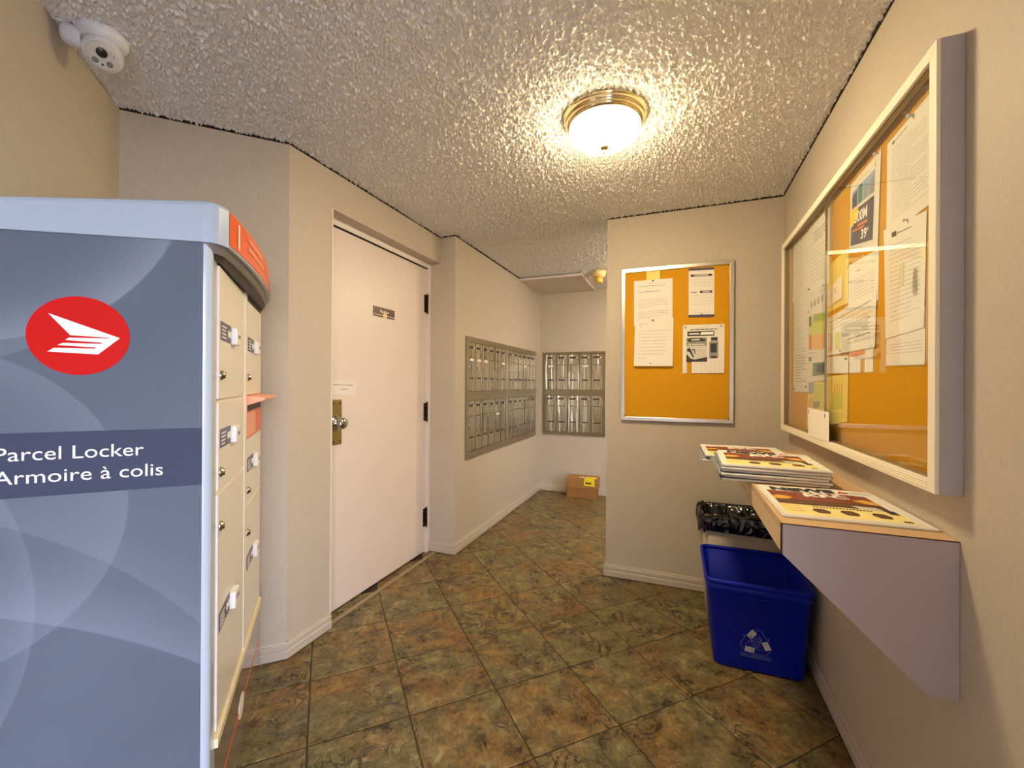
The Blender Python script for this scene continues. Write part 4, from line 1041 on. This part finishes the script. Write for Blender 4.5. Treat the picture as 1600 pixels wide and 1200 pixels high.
rb.part('rim', MB().loft([ring(0.97, 0.003, 0.392, 0.03), ring(0.97, -0.010, 0.394, 0.042), ring(1.0, -0.012, 0.405, 0.044), ring(1.0, -0.008, 0.412, 0.04), ring(1.0, 0.0, 0.412, 0.034), ring(0.97, 0.003, 0.405, 0.03)], False, False, True), 'bin_blue')
def bin_y(z): return 2.190 - 0.030 * z / BH - 0.0012
rb.part('grip', MB().box(0.262, 0.402, bin_y(0.35) - 0.006, bin_y(0.35) - 0.0005, 0.346, 0.351), 'bin_blue')
cxs, czs, rs = 0.336, 0.140, 0.060
def bp(x, z): return (x, bin_y(z), z)
sym = MB(); faint = MB()
for k_ in range(3):
    a = math.radians(90 + 120 * k_); ca, sa = math.cos(a), math.sin(a)
    def rot(p): return bp(cxs + p[0] * math.cos(a - math.pi / 2) - p[1] * math.sin(a - math.pi / 2), czs + p[0] * math.sin(a - math.pi / 2) + p[1] * math.cos(a - math.pi / 2))
    sym.add([rot(p) for p in ((-0.038, 0.030), (-0.016, 0.062), (0.004, 0.046), (-0.018, 0.014))], [(0, 1, 2, 3)])
    out = [(-0.008, 0.062), (0.022, 0.060), (0.042, 0.026), (0.052, 0.030), (0.040, 0.002), (0.012, 0.010), (0.022, 0.016), (0.010, 0.036)]
    for i in range(len(out) - 1):
        p0 = Vector(out[i]); p1 = Vector(out[i + 1]); nv = Vector((-(p1 - p0).y, (p1 - p0).x)).normalized() * 0.0014
        faint.add([rot(p) for p in (p0 - nv, p1 - nv, p1 + nv, p0 + nv)], [(0, 1, 2, 3)])
for i in range(6):
    z = czs + 0.026 - i * 0.008; wv_ = 0.026 - i * 0.002; faint.add([bp(cxs - wv_, z), bp(cxs + wv_, z), bp(cxs + wv_, z + 0.003), bp(cxs - wv_, z + 0.003)], [(0, 1, 2, 3)])
for i in range(2):
    z = czs - 0.060 - i * 0.009; faint.add([bp(cxs - 0.062, z), bp(cxs + 0.062, z), bp(cxs + 0.062, z + 0.004), bp(cxs - 0.062, z + 0.004)], [(0, 1, 2, 3)])
rb.part('recycling_symbol', sym, 'bin_mark'); rb.part('symbol_outline', faint, 'bin_mark_faint')

tcn = Thing('trash_can', 'beige trash can lined with a black bag in the corner behind the blue bin', 'trash can', (0.335, 2.78, 0))
tb = MB().loft([rrect(0.165, 0.505, 2.660, 2.880, 0.0, 0.04), rrect(0.160, 0.510, 2.655, 2.885, 0.012, 0.045), rrect(0.128, 0.545, 2.634, 2.902, 0.560, 0.05), rrect(0.136, 0.537, 2.642, 2.894, 0.560, 0.045), rrect(0.170, 0.500, 2.666, 2.874, 0.03, 0.04)], True, True, True)
tcn.part('bin', tb, 'can_grey')
r_ = random.Random(5)
def bag_ring(x0, x1, y0, y1, z, amp, zamp, n=72, ph=0.0):
    base = rrect(x0, x1, y0, y1, z, 0.045, n // 4 - 1); cx, cy = (x0 + x1) / 2, (y0 + y1) / 2; out = []
    for i, (x, y, zz) in enumerate(base):
        a = 2 * math.pi * i / len(base); d = Vector((x - cx, y - cy)).normalized()
        k = 1.5 * amp * (math.sin(a * 9 + ph) * 0.5 + math.sin(a * 17 + ph * 2) * 0.3 + r_.uniform(-0.5, 0.5))
        out.append((x + d.x * k, y + d.y * k, zz + zamp * (math.sin(a * 5 + ph) * 0.5 + math.sin(a * 11 + 1 + ph) * 0.5)))
    return out
bg_ = MB().loft([bag_ring(0.116, 0.556, 2.622, 2.914, 0.486, 0.004, 0.030, ph=0.5), bag_ring(0.117, 0.555, 2.623, 2.913, 0.530, 0.004, 0.006, ph=1.5), bag_ring(0.119, 0.553, 2.626, 2.910, 0.562, 0.004, 0.004, ph=2.5), bag_ring(0.128, 0.544, 2.636, 2.900, 0.578, 0.003, 0.010, ph=3.0),
                 bag_ring(0.144, 0.528, 2.650, 2.886, 0.566, 0.003, 0.004, ph=4.0), bag_ring(0.160, 0.512, 2.664, 2.872, 0.450, 0.006, 0.006, ph=5), bag_ring(0.20, 0.47, 2.70, 2.84, 0.28, 0.01, 0.01, ph=6)], False, True, True)
tcn.part('bag', bg_, 'bag_black', label='glossy black liner folded over the rim')

# ================================================================== CEILING FITTINGS
def flush_light(label, x, y, glass, group):
    t = Thing('ceiling_light', label, 'ceiling light', (x, y, H), 0, group)
    c = (x, y, H); dn = Vector((0, 0, -1))
    t.part('base_pan', MB().lathe([(0.172, 0.0), (0.176, 0.004), (0.176, 0.012), (0.170, 0.017), (0.171, 0.021), (0.165, 0.028), (0.160, 0.034), (0.161, 0.038), (0.150, 0.048), (0.140, 0.050)], c, 64, dn, cap1=False), 'polished_brass')
    n = 96; prof = [(0.146, 0.046), (0.147, 0.056), (0.142, 0.072), (0.130, 0.090), (0.112, 0.106), (0.088, 0.119), (0.058, 0.128), (0.026, 0.132), (0.006, 0.133)]
    rings = []
    for r, d in prof:
        rings.append([(x + (r + (0.0016 if i % 2 else 0.0) * min(1, r / 0.1)) * math.cos(2 * math.pi * i / n), y + (r + (0.0016 if i % 2 else 0.0) * min(1, r / 0.1)) * math.sin(2 * math.pi * i / n), H - d) for i in range(n)])
    t.part('glass_dome', MB().loft(rings, False, True, True), glass)
    t.part('finial', MB().lathe([(0.018, 0.126), (0.020, 0.134), (0.016, 0.139), (0.008, 0.142), (0.005, 0.148), (0.008, 0.152), (0.006, 0.158), (0.002, 0.163)], c, 24, dn), 'old_brass')
    return t
flush_light('lit ribbed glass ceiling light in a brass ring near the cork board', -0.293, 1.812, 'lamp_glass', 'flush ceiling lights')
flush_light('second lit ceiling light round the corner behind the far wall', 0.02, 3.95, 'hall_lamp_glass', 'flush ceiling lights')

sd = Thing('smoke_detector', 'yellowed smoke detector on the ceiling beside the white ceiling panel', 'smoke detector', (-0.740, 4.28, H))
sd.part('base', MB().lathe([(0.078, 0), (0.078, 0.010), (0.072, 0.020), (0.070, 0.034), (0.060, 0.050), (0.046, 0.060)], (-0.740, 4.28, H), 32, Vector((0, 0, -1))), 'detector_plastic')
sd.part('sensor_cup', MB().lathe([(0.030, 0.056), (0.042, 0.064), (0.044, 0.080), (0.040, 0.108), (0.034, 0.114)], (-0.740, 4.28, H), 28, Vector((0, 0, -1))), 'detector_yellow')
ap = Thing('ceiling_panel', 'thin white-edged panel hung just below the ceiling above the mailboxes', 'panel', (-1.24, 4.62, 2.404))
ap.part('board', MB().box(XM + 0.002, -0.915, 4.235, YB - 0.002, 2.408, 2.420), 'panel_popcorn')
ap.part('edge_trim', MB().box(XM + 0.002, -0.900, 4.222, 4.236, 2.402, 2.424), 'white_trim')
ap.part('edge_trim', MB().box(-0.914, -0.900, 4.236, YB - 0.002, 2.402, 2.424), 'white_trim')
ap.part('spacer', MB().box(XM + 0.10, -1.0, 4.60, YB - 0.05, 2.420, H - 0.001), 'white_trim')

sc_ = Thing('security_camera', 'white turret security camera on the ceiling above the parcel locker', 'security camera', (-1.752, 0.800, H))
SCX, SCY = -1.752, 0.800
sc_.part('mount', MB().lathe([(0.062, 0), (0.064, 0.006), (0.064, 0.026), (0.058, 0.034), (0.050, 0.040)], (SCX, SCY, H), 40, Vector((0, 0, -1))), 'camera_white')
fd = Vector((0.62, -0.30, -0.72)).normalized()
bc = Vector((SCX, SCY, H - 0.066))
ball = sc_.part('ball', MB().lathe([(0.004, -0.051), (0.025, -0.045), (0.042, -0.030), (0.050, -0.010), (0.0515, 0.006), (0.050, 0.020), (0.047, 0.030), (0.044, 0.031)], bc, 40, fd), 'camera_white')
sc_.part('ring_gap', MB().lathe([(0.0455, 0.0305), (0.0475, 0.0295)], bc, 40, fd, cap0=False, cap1=False), 'slot_dark', ball)
sc_.part('face', MB().lathe([(0.0445, 0.030), (0.0425, 0.036), (0.030, 0.038)], bc, 40, fd), 'photo_light', ball)
fu = (Vector((0, 0, 1)) - fd * fd.z).normalized(); fr2 = fu.cross(fd) * -1
def face_pt(a, b): return bc + fd * 0.0375 + fr2 * a + fu * b
face = ball
sc_.part('lens', MB().lathe([(0.0140, 0), (0.0140, 0.003), (0.0110, 0.0045), (0.003, 0.005)], face_pt(0.002, 0.013), 24, fd), 'lens_black', face)
for a, b, rr_ in ((-0.017, -0.014, 0.0085), (0.017, -0.014, 0.0085)):
    sc_.part('infrared_lamp', MB().lathe([(rr_, 0), (rr_, 0.002), (rr_ * 0.6, 0.003)], face_pt(a, b), 18, fd), 'camera_grey', face)
sc_.part('sensor', MB().lathe([(0.004, 0), (0.003, 0.001)], face_pt(0, -0.022), 12, fd), 'slot_dark', face)
sc_.part('microphone', MB().lathe([(0.002, 0), (0.0015, 0.001)], face_pt(-0.027, 0.012), 10, fd), 'slot_dark', face)
wm = Vector((-0.70, -0.70, 0.1)).normalized()
sc_.part('cable_cover', MB().lathe([(0.030, 0.045), (0.032, 0.055), (0.032, 0.085), (0.026, 0.096), (0.010, 0.102)], bc + Vector((0, 0, 0.026)), 28, wm), 'camera_white')

# ================================================================== CARDBOARD BOXES
b1 = Thing('cardboard_box', 'lower brown cardboard box on the floor by the back wall', 'box', (-1.02, 4.89, 0))
b1.part('carton', MB().box(-1.185, -0.850, 4.800, 4.985, 0.0, 0.112), 'cardboard_dark', bev=0.003)
b1.part('flap', MB().box(-1.184, -0.851, 4.801, 4.891, 0.112, 0.1145), 'cardboard_dark'); b1.part('flap', MB().box(-1.184, -0.851, 4.894, 4.984, 0.112, 0.1145), 'cardboard_dark')
b2 = Thing('cardboard_box', 'upper brown cardboard box with a bright yellow label by the back wall', 'box', (-1.01, 4.89, 0.115))
b2.part('carton', MB().box(-1.180, -0.835, 4.805, 4.980, 0.1150, 0.230), 'cardboard', bev=0.003)
b2.part('flap', MB().box(-1.179, -0.836, 4.806, 4.890, 0.230, 0.2325), 'cardboard'); b2.part('flap', MB().box(-1.179, -0.836, 4.894, 4.979, 0.230, 0.2325), 'cardboard')
lb = MB().prism([(-0.985, 0.150), (-0.865, 0.144), (-0.865, 0.2328), (-0.985, 0.2328)], 4.8035, 4.8045, 'y'); lb.box(-0.975, -0.850, 4.8035, 4.900, 0.2326, 0.2336)
yl = b2.part('label_sticker', lb, 'label_yellow')
b2.part('printed_mark', MB().box(-0.966, -0.940, 4.8030, 4.8034, 0.168, 0.192).box(-0.934, -0.905, 4.8030, 4.8034, 0.168, 0.190), 'photo_dark', yl)
b2.part('address_slip', MB().box(-1.05, -0.985, 4.83, 4.88, 0.2326, 0.2332), 'paper')
